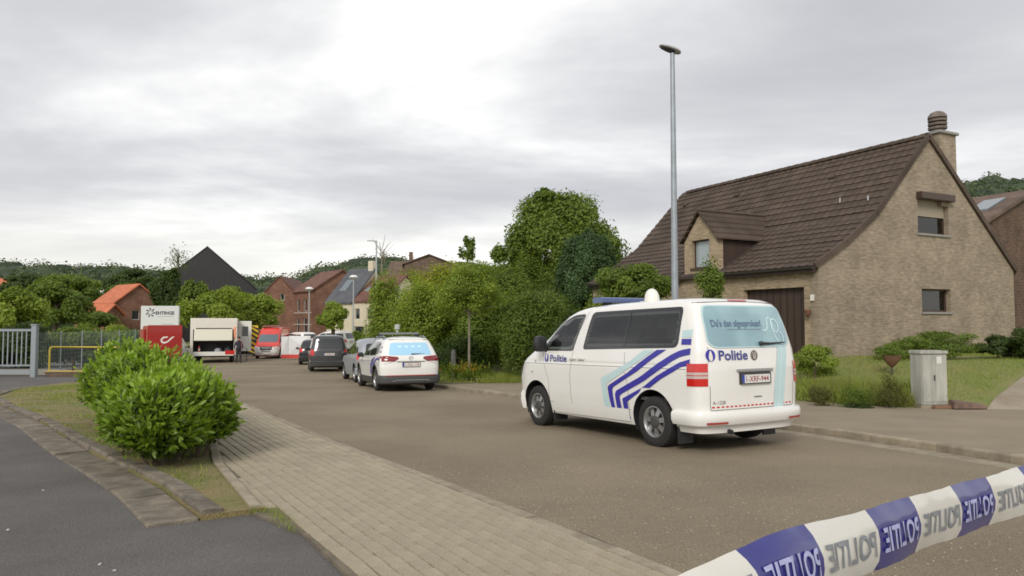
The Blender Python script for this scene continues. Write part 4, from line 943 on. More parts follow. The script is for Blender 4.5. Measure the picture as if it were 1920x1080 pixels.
for sg in (1, -1):
    for i, (a, b) in enumerate([([(.30, 1.00), (.62, .80), (.66, .50)], [(.20, 1.00), (.55, .76), (.59, .50)]), ([(.12, 1.02), (.48, .76), (.52, .50)], [(.02, 1.02), (.41, .72), (.45, .50)]), ([(-.50, 1.02), (-.20, 1.0), (.10, .86), (.30, .78)], [(-.52, .96), (-.22, .93), (.05, .80), (.24, .77)]), ([(-.47, 1.20), (-.56, 1.21)], [(-.47, 1.15), (-.56, 1.16)]), ([(-.40, 1.34), (-.49, 1.34)], [(-.40, 1.29), (-.49, 1.29)])]):
        strip(a, b, sh.pside(sg, .008), 14, 1).build('stripe', M_NAVY, suv, smooth=True)
# chequer-free details: light bar across the roof, camera mast, spoiler, wiper, reflector band
lb = MB().box(.55, .85, -.62, .62, 1.71, 1.775).build('light_bar', mat('bar grey', (.20, .22, .22), .4), suv, bevel=.02)
MB().box(.62, .78, -.66, -.52, 1.66, 1.71).build('light_bar_foot', M_BLACKP, suv); MB().box(.62, .78, .52, .66, 1.66, 1.71).build('light_bar_foot', M_BLACKP, suv)
MB().lathe([(.04, 0), (.04, .10), (.09, .11), (.09, .24), (.06, .26), (.001, .26)], c=(.70, .05, 1.775), n=14).build('roof_camera', mat('camera housing', (.38, .40, .36), .5), suv, smooth=True)
MB().box(-.52, -.30, -.58, .58, 1.545, 1.575).build('roof_spoiler', M_WHITE, suv, bevel=.01)
MB().box(-.565, -.53, -.22, .22, 1.50, 1.52).build('brake_light', M_BLACKP, suv)
for sg in (1, -1): MB().tube([(-.2, sg*.62, 1.60), (.1, sg*.64, 1.655), (1.2, sg*.62, 1.64), (1.45, sg*.60, 1.56)], .018, 6).build('roof_rail', M_GALV, suv, smooth=True)
MB().tube([(-.80, -.02, 1.10), (-.83, -.06, 1.11), (-.79, -.45, 1.12)], [.025, .018, .008]).build('rear_wiper', M_BLACKP, suv, smooth=True)
line([(-.74, .485), (.74, .485)], .025, sh.prear(.055)).build('reflector', mat('dull reflector', (.35, .04, .03), .3), suv)
line([(-.55, .345), (-.45, .37), (.45, .37), (.55, .345)], .03, sh.prear(.085)).build('bumper_trim', M_GALV, suv)
k = MB(); k.tube([(sh.rear(0, .98)-.012, .06*math.cos(t), .985+.06*math.sin(t)) for t in np.linspace(0, 2*PI, 19)], .007, 5); k.tube([(sh.rear(0, .98)-.012, .045, 1.02), (sh.rear(0, .98)-.012, .0, .945), (sh.rear(0, .98)-.012, -.045, 1.02)], .006, 5); k.build('emblem', M_RIM, suv)
for i in range(4):
    c_ = (.30-.2*i, 1.33); ringfill([(c_[0]+.06*math.cos(t), c_[1]+.035*math.sin(t)) for t in np.linspace(0, 2*PI, 13)[:-1]], sh.prear(.008), 1, .03).build('window_lettering', mat('pale lettering', (.55, .78, .9), .4), suv)
line([(.80, .82), (.5, .90), (-.5, .90), (-.80, .82)], .008, sh.prear(.004)).build('tailgate_seam', M_SEAM, suv)
line([(.42, .88), (-.42, .88)], .02, sh.prear(.006)).build('handle_recess', M_SEAM, suv)

hat = dict(V=[(.22, .82), (.4, .86), (.7, .885), (.92, .88), (1.0, .85), (1.3, .75), (1.5, .66), (1.56, .60), (1.60, .48), (1.625, .28), (1.635, .02)],
    UR=[(.22, -.70), (.5, -.76), (.8, -.76), (1.0, -.72), (1.3, -.58), (1.5, -.45), (1.58, -.3), (1.635, .15)],
    UF=[(.22, 3.30), (.5, 3.45), (.75, 3.40), (.9, 3.15), (1.0, 2.70), (1.06, 2.50), (1.3, 2.02), (1.5, 1.5), (1.58, 1.2), (1.635, .8)],
    r=.32, wb=2.6, paint=mat('silver paint', (.30, .32, .345), .4, metal=.15, coat=.3), rF=.7,
    side_windows=[[(1.92, 1.02), (1.30, 1.43), (.98, 1.46), (.95, 1.02)], [(.9, 1.02), (.93, 1.46), (.2, 1.45), (.02, 1.05)], [(-.04, 1.06), (.1, 1.43), (-.12, 1.4), (-.42, 1.1)]],
    seams=[[(.95, .35), (.93, 1.0)], [(1.9, .4), (1.97, 1.0)]], rear_window=[(-.58, 1.04), (.58, 1.04), (.5, 1.42), (-.5, 1.42)],
    tail=[[(.84, .80), (.84, 1.10), (.70, 1.06), (.66, .82)]], tail_side=[[(-.66, .82), (-.44, .92), (-.42, 1.1), (-.6, 1.06)]],
    bumper=[(.25, -.03), (.3, .05), (.5, .06), (.56, .0), (.5, -.03)], plate=(.70, '1-KVT-063'), mirror=(1.9, 1.04), windscreen=[(-.6, 1.08), (.6, 1.08), (.52, 1.46), (-.52, 1.46)])
car('parked_car', 'silver hatchback half hidden in front of the white police SUV', 'car', -5.0, 27.1, .375, hat, group='cars parked along the kerb')
mpv = dict(V=[(.22, .84), (.4, .88), (.7, .91), (.95, .91), (1.05, .885), (1.4, .80), (1.66, .73), (1.74, .66), (1.79, .52), (1.815, .3), (1.825, .02)],
    UR=[(.22, -.90), (.5, -.98), (.8, -.98), (1.05, -.95), (1.4, -.84), (1.68, -.74), (1.76, -.62), (1.825, -.1)],
    UF=[(.22, 3.55), (.5, 3.7), (.8, 3.62), (.95, 3.35), (1.08, 2.85), (1.4, 2.25), (1.65, 1.7), (1.75, 1.35), (1.825, .9)],
    r=.335, wb=2.80, paint=mat('anthracite paint', (.060, .060, .063), .28, metal=.3, coat=.6), dark=True, rF=.7,
    side_windows=[[(2.2, 1.1), (1.5, 1.58), (1.1, 1.62), (1.05, 1.08)], [(1.0, 1.08), (1.05, 1.62), (.15, 1.60), (.12, 1.1)], [(.06, 1.1), (.1, 1.6), (-.55, 1.56), (-.66, 1.15)]],
    seams=[[(1.05, .4), (1.04, 1.05)], [(.1, .7), (.1, 1.05)]], rear_window=[(-.68, 1.12), (.68, 1.12), (.60, 1.62), (-.60, 1.62)],
    tail=[[(.86, .82), (.86, 1.10), (.72, 1.08), (.70, .80)]], tailm=M_RED,
    bumper=[(.25, -.03), (.3, .05), (.5, .06), (.56, .0), (.5, -.03)], plate=(.86, '1-DKM-570'), mirror=(2.15, 1.12), windscreen=[(-.6, 1.14), (.6, 1.14), (.52, 1.6), (-.52, 1.6)])
m1, sh1 = car('parked_car', 'dark grey people carrier with red tail lights, ahead of the silver hatchback', 'car', -9.25, 36.6, .300, mpv, group='cars parked along the kerb')
bl = dict(hat); bl['paint'] = mat('black paint', (.018, .018, .020), .2, coat=.7); bl['dark'] = True; bl['plate'] = (.70, '1-BRT-209')
car('parked_car', 'black car peeking out beyond the dark grey people carrier', 'car', -12.9, 47.2, .30, bl, group='cars parked along the kerb')
wv = dict(mpv); wv['paint'] = M_WHITE; wv['dark'] = False; wv['plate'] = (.86, '1-LPA-442')
car('parked_car', 'white car with sloping roof behind the white privacy screen', 'car', -18.4, 64.5, .9, wv, group='cars parked along the kerb', dz=.35)
wv2 = dict(wv); wv2['plate'] = (.86, '1-RSH-731')
car('parked_car', 'white car whose roof shows above the dark grey people carrier', 'car', -14.9, 63.5, 1.3, wv2, group='cars parked along the kerb', dz=.45)

# ------------------------------------------------------------------ command truck with open hatch (left of the road)
def trb(name, m, T, x0, x1, y0, y1, z0, z1, bevel=0): return box(name, m, x0, x1, y0, y1, z0, z1, T, bevel)
# local axes: u forward (away), v left, w up
M_CREAM = mat('cream truck body', (.70, .66, .58), .4, var=.04, scale=1)
bx = at(391, 672, 49.5)
tr = vehicle_root('command_truck', 'white box truck with its rear hatch raised and a side door open', 'truck', bx[0], 50.3, .345)
W2 = 1.50
k = MB().box(0, 5.6, W2-.08, W2, .62, 3.02).box(0, 1.6, -W2, -W2+.08, .62, 3.02).box(2.75, 5.6, -W2, -W2+.08, .62, 3.02).box(5.52, 5.6, -W2, W2, .62, 3.02).box(0, 5.6, -W2, W2, 3.02, 3.10).box(0, 5.6, -W2, W2, .55, .62)
k.box(-.02, .06, -W2, -W2+.20, .62, 3.02).box(-.02, .06, W2-.18, W2, .62, 3.02).box(-.02, .06, -W2+.20, W2-.18, 2.32, 3.02); k.build('body', M_CREAM, tr)
MB().obox((-.22, .02, 1.98), (.06, 2.45, .95), Matrix.Rotation(R(22), 3, 'Y')).build('rear_hatch', mat('hatch cream', (.60, .58, .47), .45), tr, bevel=.02)
MB().box(-.13, -.07, -1.15, 1.15, 2.36, 2.42).build('hatch_hinge', M_DGREYP, tr)
MB().box(1.6, 1.65, -1.42, 1.42, .62, 3.0).build('inner_bulkhead', M_DARKIN, tr)
MB().box(.05, 1.6, -1.4, 1.4, .62, .66).build('load_floor', M_DGREYP, tr)
MB().box(-.04, .0, -1.3, 1.3, .50, .78).build('tail_sill', M_WHITE2, tr)
MB().box(-.06, -.01, -1.35, -.75, .58, .85).build('tail_light', M_RED, tr); MB().box(-.06, -.01, -1.42, -1.28, 1.7, 2.5).build('orange_marker', mat('orange marker', (.85, .32, .2), .4), tr)
MB().box(.6, 5.0, -1.1, 1.1, .40, .56).build('chassis', M_BLACKP, tr)
for u in (1.1, 4.6):
    for sg in (1, -1): wheel(tr, u, sg*1.25, .40, .24, 'steel')
k = MB().box(2.72, 2.78, -W2-.95, -W2-.0, .75, 2.95); do = k.build('side_door', M_WHITE2, tr); do.rotation_euler = (0, 0, 0)
MB().box(2.705, 2.72, -W2-.72, -W2-.30, 1.85, 2.55).build('door_window', G_OPAQ, do)
MB().box(2.0, 2.65, -W2-.7, -W2-.02, .28, .32).box(2.0, 2.65, -W2-.7, -W2-.66, .0, .3).build('entry_step', M_GALV, tr)
MB().tube([(1.9, -W2-.65, .0), (1.9, -W2-.65, .95), (1.95, -W2-.4, 1.05), (1.95, -W2-.05, .95)], .02, 6).build('handrail', M_BLACKP, tr, smooth=True)
MB().box(5.6, 7.4, -1.05, 1.05, .5, 1.7).box(5.6, 6.9, -1.0, 1.0, 1.7, 2.35).build('cab', M_WHITE2, tr, bevel=.12)
MB().box(5.62, 6.7, -1.01, 1.01, 1.68, 2.15).build('cab_window', G_OPAQ, tr)
def on(tr, u, v, w):
    bpy.context.view_layer.update(); return tr.matrix_world@Vector((u, v, w))
c_ = thing('traffic_cone', 'red and white cone standing inside the open truck hatch', 'cone', on(tr, .55, .95, .665)); MB().lathe([(.16, 0), (.16, .03), (.10, .03), (.03, .52), (.001, .53)], n=14).build('cone_body', mat('cone red', (.75, .12, .08), .5), c_, smooth=True); MB().lathe([(.083, .2), (.062, .33)], n=14).build('cone_band', M_WHITE2, c_)
c_ = thing('equipment_bag', 'pale equipment bag in the open truck hatch, beside the dark one', 'bag', on(tr, .5, -.30, .665)); MB().box(-.2, .2, -.28, .28, 0, .36).build('bag_body', mat('pale bag', (.42, .42, .45), .7), c_, bevel=.08); MB().tube([(0, -.15, .34), (0, -.08, .45), (0, .08, .45), (0, .15, .34)], .015, 6).build('bag_handle', M_BLACKP, c_)
c_ = thing('equipment_bag', 'dark equipment bag in the open truck hatch, beside the pale one', 'bag', on(tr, .5, -.95, .665)); MB().box(-.2, .2, -.28, .28, 0, .42).build('bag_body', mat('dark bag', (.05, .05, .06), .7), c_, bevel=.08); MB().tube([(0, -.15, .40), (0, -.08, .5), (0, .08, .5), (0, .15, .40)], .015, 6).build('bag_handle', M_GALV, c_)

# a light car partly seen between the red letterbox and the truck
pc = dict(wv); pc['paint'] = mat('pale paint', (.55, .57, .58), .3, coat=.5)
q = at(345, 680, 46); car('parked_car', 'pale car standing between the red letterbox and the box truck', 'car', q[0]-1.7, 47.5, .3, pc, group='cars by the forecourt')

# ------------------------------------------------------------------ red fire service van, facing us
fz_ = at(503, 672, 59)
fv_sh = Shell(V=[(.25, .88), (.5, .96), (.9, .99), (1.2, .985), (1.5, .95), (2.0, .90), (2.4, .86), (2.5, .80), (2.56, .68), (2.59, .4), (2.60, .02)],
    UR=[(.25, -3.0), (1.2, -3.1), (2.4, -3.0), (2.6, -2.6)], UF=[(.25, 2.70), (.5, 2.84), (.85, 2.84), (1.05, 2.74), (1.25, 2.48), (1.34, 2.25), (1.95, 1.62), (2.1, 1.45), (2.35, 1.10), (2.5, .85), (2.6, .4)], rR=.25, rF=.55, pR=4, pF=2.8)
M_FRED = mat('fire red', (.62, .045, .03), .25, coat=.6)
fv = thing('fire_van', 'red and white fire service van facing the camera at the far end of the road', 'van', (fz_[0]-.45, 61.4, float(G(61.4))+.01), rotz=R(-90)+.13)
fws = list(np.linspace(.26, 2.40, 34))+[2.45, 2.49, 2.52, 2.55, 2.57, 2.585, 2.593, 2.598, 2.60]
arf = [(1.75, .36, .44), (-1.9, .36, .44)]
fv_sh.body('body', fws, arf, [], [], [], M_FRED, fv, nside=80); arch_parts(fv, fv_sh, arf)
strip([(-.86, .98), (.86, .98)], [(-.86, .32), (.86, .32)], fv_sh.pfront(.012), 18, 6).build('front_bumper', M_WHITE, fv, smooth=True)
for sg in (1, -1):
    strip([(2.60, .98), (2.28, .98)], [(2.60, .34), (2.28, .34)], fv_sh.pside(sg, .010), 8, 4).build('bumper_corner', M_WHITE, fv, smooth=True)
    ringfill(fillet([(1.9, 1.36), (1.35, 1.95), (.75, 1.97), (.75, 1.33)], .06), fv_sh.pside(sg, .005)).build('side_window', G_OPAQ, fv, smooth=True)
    ringfill(fillet([(sg*.60, .80), (sg*.90, .86), (sg*.88, 1.05), (sg*.62, 1.0)], .03), fv_sh.pfront(.016), 2).build('headlight', M_CLEARL, fv, smooth=True)
    mirror(fv, 1.75, sg*.93, 1.5, size=(.12, .22, .34))
    for u in (1.75, -1.9): wheel(fv, u, sg*.965, .355, .22)
ringfill(fillet([(-.78, 1.36), (.78, 1.36), (.74, 1.98), (-.74, 1.98)], .08), fv_sh.pfront(.006)).build('windscreen', mat('sky lit glass', (.10, .13, .15), .06, coat=.8), fv, smooth=True)
gr = ringfill(fillet([(-.42, .72), (.42, .72), (.52, 1.02), (-.52, 1.02)], .06), fv_sh.pfront(.018)).build('grille', M_BLACKP, fv, smooth=True)
for w in (.80, .87, .94): line([(-.40, w), (.40, w)], .02, fv_sh.pfront(.024)).build('grille_bar', M_RIMG, gr)
k = MB(); k.tube([(fv_sh.front(0, .88)+.03, .09*math.cos(t), .88+.09*math.sin(t)) for t in np.linspace(0, 2*PI, 17)], .012, 5); k.build('emblem', M_RIM, gr)
line([(-.35, .62), (.35, .62)], .06, fv_sh.pfront(.02)).build('air_intake', M_BLACKP, fv)
MB().box(2.86, 2.875, -.26, .26, .40, .51).build('number_plate', M_PLATE, fv)
MB().box(.55, .85, -.70, .70, 2.60, 2.72).build('light_bar', mat('light bar mixed', (.30, .13, .13), .3), fv, bevel=.03)
MB().box(-2.6, 2.4, -.6, .6, .22, .5).build('underbody', M_BLACKP, fv)

# chevron-marked tail panel of a bigger vehicle behind the fire van
ch = at(474, 668, 64); k = thing('chevron_panel', 'tall yellow and black chevron panel standing beside the red fire van', 'hazard panel', (ch[0], 64, ch[2]), rotz=.25)
box('panel', mat('black panel', (.02, .02, .02), .5), -.42, .42, 0, .06, .15, 2.75, k)
box('post', M_DGREYP, -.05, .05, .061, .12, -.4, 2.6, k)
for i in range(7):
    z = .05+i*.42; pts = [(-.41, z+.42), (.41, z-.10), (.41, z+.12), (-.41, z+.64)]; pts = [(a, min(max(b, .16), 2.74)) for a, b in pts]
    MB().add([(a, -.006, b) for a, b in pts]+[(a, -.001, b) for a, b in pts], [(0, 1, 2, 3), (0, 4, 5, 1), (1, 5, 6, 2), (2, 6, 7, 3), (3, 7, 4, 0)]).build('chevron', mat('hazard yellow', (.75, .55, .03), .45), k)
# white privacy screen with cross braces and red foot
ps = at(541, 672, 56.5); T = thing('privacy_screen', 'white privacy screen with creased panels and red lower hem, right next to the fire van', 'screen', (ps[0], 56.5, ps[2]), rotz=-.12)
M_SCR = mat('screen fabric', (.66, .66, .66), .7)
def pyr(x0, x1, y, z0, z1, d):
    mb = MB(); mb.add([(x0, y, z0), (x1, y, z0), (x1, y, z1), (x0, y, z1), ((x0+x1)/2, y-d, (z0+z1)/2+.1), (x0, y+.05, z0), (x1, y+.05, z0), (x1, y+.05, z1), (x0, y+.05, z1)], [(0, 1, 4), (1, 2, 4), (2, 3, 4), (3, 0, 4), (5, 8, 7, 6), (0, 5, 6, 1), (1, 6, 7, 2), (2, 7, 8, 3), (3, 8, 5, 0)]); return mb
pyr(0, 1.75, 0, .30, 1.75, .16).build('fabric_panel', M_SCR, T)
a_ = pyr(-.55, 0, 0, .30, 1.7, .08).build('fabric_panel', M_SCR, T); a_.location = (-.03, .05, 0); a_.rotation_euler = (0, 0, .5)
box('red_hem', mat('red hem', (.55, .05, .04), .6), 0, 1.75, -.03, .03, .02, .297, T)
a_ = box('red_hem', MATS['red hem'], -.55, 0, -.03, .03, .02, .297, T); a_.location = (-.03, .05, 0); a_.rotation_euler = (0, 0, .5)
# ------------------------------------------------------------------ the brick house on the right
HY = math.atan(.515)
B_TAN = brick_mat('tan brick', (.345, .278, .200), (.268, .212, .150), (.31, .265, .205), bh=.066, bw=.2, var=.26)
B_RED = brick_mat('red brown brick', (.24, .105, .065), (.17, .075, .050), (.24, .17, .13), bh=.08, bw=.25)
B_BRN = brick_mat('dark brown brick', (.135, .078, .052), (.085, .052, .038), (.17, .13, .10), bh=.07)
M_TILE = mat('brown roof tile', (.086, .062, .047), .75, var=.3, scale=.8, bump=.4, bscale=60, island=.16, spec=.3, fine=.12)
M_WOODD = mat('dark brown timber', (.055, .035, .026), .6, var=.2, scale=6, stretch=(1, 1, .15))
M_FRAME = mat('brown window frame', (.06, .035, .025), .5)
M_STONE = mat('blue stone sill', (.25, .24, .22), .7)
M_SHUT = mat('beige roller slats', (.33, .28, .21), .6)
hs = thing('brick_house', 'tan brick house with a steep brown tiled roof, dormer and chimney, behind the police van', 'house', (8.85, 20.9, HOUSE_Z), rotz=HY)
# local: x = along the gable (to the back), y = along the ridge (away), z up ; rotz maps x->(cos,sin) = gable direction, y->(-sin,cos)
LEN = 11.7
PR = [(-.18, 2.62), (1.18, 3.36), (2.55, 4.30), (5.22, 7.02)]  # road-side slope, flared
PB = [(5.22, 7.02), (9.95, 2.78)]
Mg = frame_m((0, 0, 0), (1, 0, 0), (0, 0, 1))   # gable wall plane; normal = x cross z = -y (towards the camera)
w_up = (3.72, 5.08, 3.18, 4.78); 
def gx(px, py):   # point on the gable plane from the photograph
    k = (px-960)/FPX; dx = (k*20.9-8.85)/(1-.515*k)*1.0
    Yp = 20.9+.515*dx; return dx*math.hypot(1, .515), CAMH+(605-py)/FPX*Yp-HOUSE_Z
g1 = [gx(1725, 368), gx(1783, 441)]; g2 = [gx(1729, 541), gx(1783, 585)]
U1 = (g1[0][0], g1[1][0], g1[1][1], g1[0][1]); U2 = (g2[0][0], g2[1][0], g2[1][1], g2[0][1])
rect = lambda a: [(a[0], a[2]), (a[1], a[2]), (a[1], a[3]), (a[0], a[3])]
gable = [(0, -1.2), (9.84, -1.2), (9.84, 2.80), (6.70, 5.62), (6.70, 7.18), (5.50, 7.18), (5.50, 6.72), (5.22, 6.98), (2.55, 4.26), (1.18, 3.32), (0, 2.66)]
gable = [(0, -1.2), (9.84, -1.2), (9.84, 2.80), (5.22, 6.98), (2.55, 4.26), (1.18, 3.32), (0, 2.66)]
wall_solid('gable_wall', B_TAN, hs, gable, [rect(U1), rect(U2)], Mg, .30)
ch_ = MB().box(5.84, 6.72, -.005, .52, 4.8, 7.22).build('chimney', B_TAN, hs)
MB().box(5.76, 6.80, -.08, .60, 7.22, 7.31).build('chimney_slab', M_STONE, ch_, bevel=.01)
k = MB(); c0 = (6.18, .26, 7.31); z = 0
k.lathe([(.21, 0), (.21, .10)], c=c0, n=24)
for i in range(3): k.lathe([(.19, .10+i*.13), (.28, .12+i*.13), (.29, .19+i*.13), (.19, .21+i*.13)], c=c0, n=24)
k.lathe([(.19, .47), (.29, .50), (.28, .58), (.20, .68), (.08, .73), (.001, .74)], c=c0, n=24); k.build('chimney_pot', mat('chimney pot clay', (.16, .13, .11), .8, var=.3, scale=8), ch_, smooth=True)
# gable verge boards
for nm, prof in (('verge', PR), ('verge', PB)):
    k = MB()
    for (x0, z0), (x1, z1) in zip(prof[:-1], prof[1:]):
        L_ = math.hypot(x1-x0, z1-z0); k.obox(((x0+x1)/2, -.045, (z0+z1)/2+.02), (L_+.03, .08, .16), Matrix.Rotation(-math.atan2(z1-z0, x1-x0), 3, 'Y'))
    k.build(nm, M_TILE, hs)
# front (road side) wall with garage door; plane x=0, y along ridge
def fs(px):  # distance along the facade for an image column
    k = (px-960)/FPX; return (8.85-k*20.9)/(.458+.889*k)
Mf = frame_m((0, 0, 0), (0, -1, 0), (0, 0, 1))   # ex=-y, ey=z -> normal = (-y)x(z) = -x ... towards the road
gd = (fs(1508), fs(1395)); dm = (fs(1345.5), fs(1284.5)); dmw = (fs(1331), fs(1298))
def fz(px, py): return CAMH+(605-py)/FPX*(20.9+.889*fs(px))-HOUSE_Z
dz0, dz1 = fz(1315, 451), fz(1312, 401); wz = (fz(1315, 502), fz(1315, 449))
dmc = (dm[0]+dm[1])/2
out_f = [(-LEN, -1.2), (-.30, -1.2), (-.30, 2.60), (-dm[0], 2.60), (-dm[0], dz0), (-dmc, dz1), (-dm[1], dz0), (-dm[1], 2.60), (-LEN, 2.60)]
hol = [[(-gd[1], -.05), (-gd[0], -.05), (-gd[0], fz(1450, 541)), (-gd[1], fz(1450, 541))], [(-dmw[1], wz[0]), (-dmw[0], wz[0]), (-dmw[0], wz[1]), (-dmw[1], wz[1])], [(-9.6, .9), (-8.2, .9), (-8.2, 2.1), (-9.6, 2.1)]]
wall_solid('front_wall', brick_mat('light tan brick', (.43, .33, .21), (.31, .235, .15), (.36, .30, .22), bh=.066, bw=.2, var=.26), hs, out_f, hol, Mf, .28)
gdo = mbox(Mf, -gd[1], -gd[0], -.05, fz(1450, 541), -.24, -.18).build('garage_door', M_WOODD, hs); nP = 9
k = MB()
for i in range(nP+1):
    x = -gd[1]+(gd[1]-gd[0])*i/nP; mbox(Mf, x-.012, x+.012, -.05, fz(1450, 541), -.181, -.165, k)
k.build('door_batten', mat('timber dark edge', (.035, .022, .018), .6), gdo)
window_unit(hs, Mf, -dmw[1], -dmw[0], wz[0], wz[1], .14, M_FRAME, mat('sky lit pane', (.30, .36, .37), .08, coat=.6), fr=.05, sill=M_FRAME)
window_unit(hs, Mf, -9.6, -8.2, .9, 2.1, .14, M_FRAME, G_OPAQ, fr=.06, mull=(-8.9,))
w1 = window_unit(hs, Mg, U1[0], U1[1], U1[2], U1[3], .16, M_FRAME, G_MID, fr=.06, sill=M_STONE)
ny = 11; zt = U1[3]; zb = U1[2]+(U1[3]-U1[2])*.50
for i in range(ny):
    a = zb+(zt-zb)*i/ny; mbox(Mg, U1[0]+.05, U1[1]-.05, a, a+(zt-zb)/ny-.006, -.150, -.125).build('shutter_slat', M_SHUT, w1)
mbox(Mg, U1[0]-.06, U1[1]+.10, U1[3]-.06, U1[3]+.16, .004, .20).build('shutter_box', M_FRAME, w1, bevel=.015)
mbox(Mg, U1[0]+.10, U1[0]+.42, U1[2]+.06, zb+.05, -.45, -.43).build('net_curtain', mat('net fabric', (.45, .43, .38), .9), w1)
mbox(Mg, U1[0]+.5, U1[1]-.15, zb-.02, zb+.05, -.27, -.25).build('shutter_rail', M_SHUT, w1)
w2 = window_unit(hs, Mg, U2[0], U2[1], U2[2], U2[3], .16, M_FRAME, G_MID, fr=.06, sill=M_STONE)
P, Nn, tn = crown_cloud(((U2[0]+U2[1])/2-.05, .38, U2[2]+.30), (.30, .10, .26), 10, 260, np.random.default_rng(3), .4, .5); V_, F_ = leaf_quads(P, Nn, .10, .35)
fast_mesh('window_plant', V_, F_, L_LIGHT, hs, tn)
# other walls
MB().box(9.54, 9.84, .303, LEN-.30, -1.2, 2.75).build('back_wall', B_TAN, hs)
Mg2 = frame_m((0, LEN-.30, 0), (1, 0, 0), (0, 0, 1)); wall_solid('far_gable', B_TAN, hs, [(.29, -1.2), (9.84, -1.2), (9.84, 2.78), (5.22, 6.95), (2.55, 4.24), (1.18, 3.3), (.29, 2.80)], [], Mg2, -.28)
# roof: deck plus real tiles in courses
def roof_deck(prof, th=.10):
    rs = []
    for x, z in prof: rs.append([(x, -.02, z), (x, LEN+.1, z), (x, LEN+.1, z-th), (x, -.02, z-th)])
    return MB().rings(rs).build('roof', mat('roof underlay', (.05, .035, .028), .9), hs)
rfr = roof_deck(PR); rfb = roof_deck(PB); rfb.data.materials[0] = M_TILE
def tile_mesh(w, l, kind=0):
    vs_, fs_ = [], []; n = 5; prof = [(-.5, .010), (-.32, .022), (-.12, .019), (.05, .006), (.3, .005), (.5, .012)]
    for a, h in prof: vs_ += [(a*w, -l/2, h+.030), (a*w, l/2, h)]
    for i in range(n): fs_.append((2*i, 2*i+2, 2*i+3, 2*i+1))
    b = len(vs_)
    for a, h in prof: vs_ += [(a*w, -l/2, h+.002)]
    for i in range(n): fs_.append((2*i, b+i, b+i+1, 2*i+2))
    m_ = bpy.data.meshes.new('tile'); m_.from_pydata(vs_, [], fs_); m_.materials.append(M_TILE); return m_
TW, TL = .300, .34; tm = tile_mesh(TW*1.0, TL*1.08)
# arc-length along profile from eave
pr = densify(PR, .02, False); PRr = resample(PR, 600); sl_ = np.r_[0, np.cumsum(np.linalg.norm(np.diff(PRr, axis=0), axis=1))]
tiles = []
nrow = int(sl_[-1]/TL)+1; nc_ = int(LEN/TW)
for r_ in range(nrow):
    s_ = min(r_*TL+TL*.5, sl_[-1]-.1); x = np.interp(s_, sl_, PRr[:, 0]); z = np.interp(s_, sl_, PRr[:, 1]); x2 = np.interp(s_+.08, sl_, PRr[:, 0]); z2 = np.interp(s_+.08, sl_, PRr[:, 1]); x1 = np.interp(s_-.08, sl_, PRr[:, 0]); z1 = np.interp(s_-.08, sl_, PRr[:, 1]); an = math.atan2(z2-z1, x2-x1)
    for c in range(nc_+1):
        y = c*TW+TW*.4
        if dm[0]-.25 < y < dm[1]+.25 and (z < dz0+.0 or (z < dz1+.05 and abs(y-dmc) < (dz1+.05-z)*.62)): continue
        tiles.append((x, y, z, an))
# tile local: x across (along ridge), y up the slope -> house local: across = +y, upslope = (cos an,0,sin an), normal = (-sin an,0,cos an)
def tile_M(x, y, z, an):
    M = Matrix(((0, math.cos(an), -math.sin(an)), (-1, 0, 0), (0, math.sin(an), math.cos(an)))).to_4x4(); M.translation = Vector((x, y, z)); return M
rnd = random.Random(8); tiles.sort(key=lambda t: t[1]*1.0+t[0]*.25)
for i, t_ in enumerate(tiles[:300]):
    o = bpy.data.objects.new('tile', tm); col.objects.link(o); o.parent = rfr; o.matrix_local = tile_M(t_[0], t_[1], t_[2]+rnd.uniform(-.003, .004), t_[3]+rnd.uniform(-.012, .012))
k = MB(); vv = [v.co.copy() for v in tm.vertices]; ff = [tuple(p.vertices) for p in tm.polygons]
for t_ in tiles[300:]:
    M = tile_M(t_[0], t_[1], t_[2]+rnd.uniform(-.003, .004), t_[3]+rnd.uniform(-.012, .012)); k.add([M@v for v in vv], ff)
o = k.build('tile_field', M_TILE, rfr); o['kind'] = 'stuff'
k = MB(); rr = []
for i in range(int(LEN/.4)):
    y = i*.4; k.rings([[(5.22+.14*math.cos(a), y_, 7.02+.11*math.sin(a)-.0+dzz) for a in np.linspace(-.3, PI+.3, 8)] for y_, dzz in ((y-.02, .015), (y+.39, 0))], closed=False, cap=False)
k.build('ridge_tiles', M_TILE, hs, smooth=True)
# gutter
M_GUT = mat('dark zinc', (.075, .07, .065), .5, metal=.3)
k = MB(); k.rings([[(-.26+.075*math.cos(a), y, 2.60+.075*math.sin(a)) for a in np.linspace(PI, 2*PI, 9)] for y in (-.02, dm[0]-.05)], closed=False, cap=False); k.rings([[(-.26+.075*math.cos(a), y, 2.60+.075*math.sin(a)) for a in np.linspace(PI, 2*PI, 9)] for y in (dm[1]+.05, LEN)], closed=False, cap=False); k.build('gutter', M_GUT, hs, smooth=True)
MB().box(-.20, -.17, -.01, dm[0]-.02, 2.44, 2.60).box(-.20, -.17, dm[1]+.02, LEN, 2.44, 2.60).build('fascia', M_WOODD, hs)
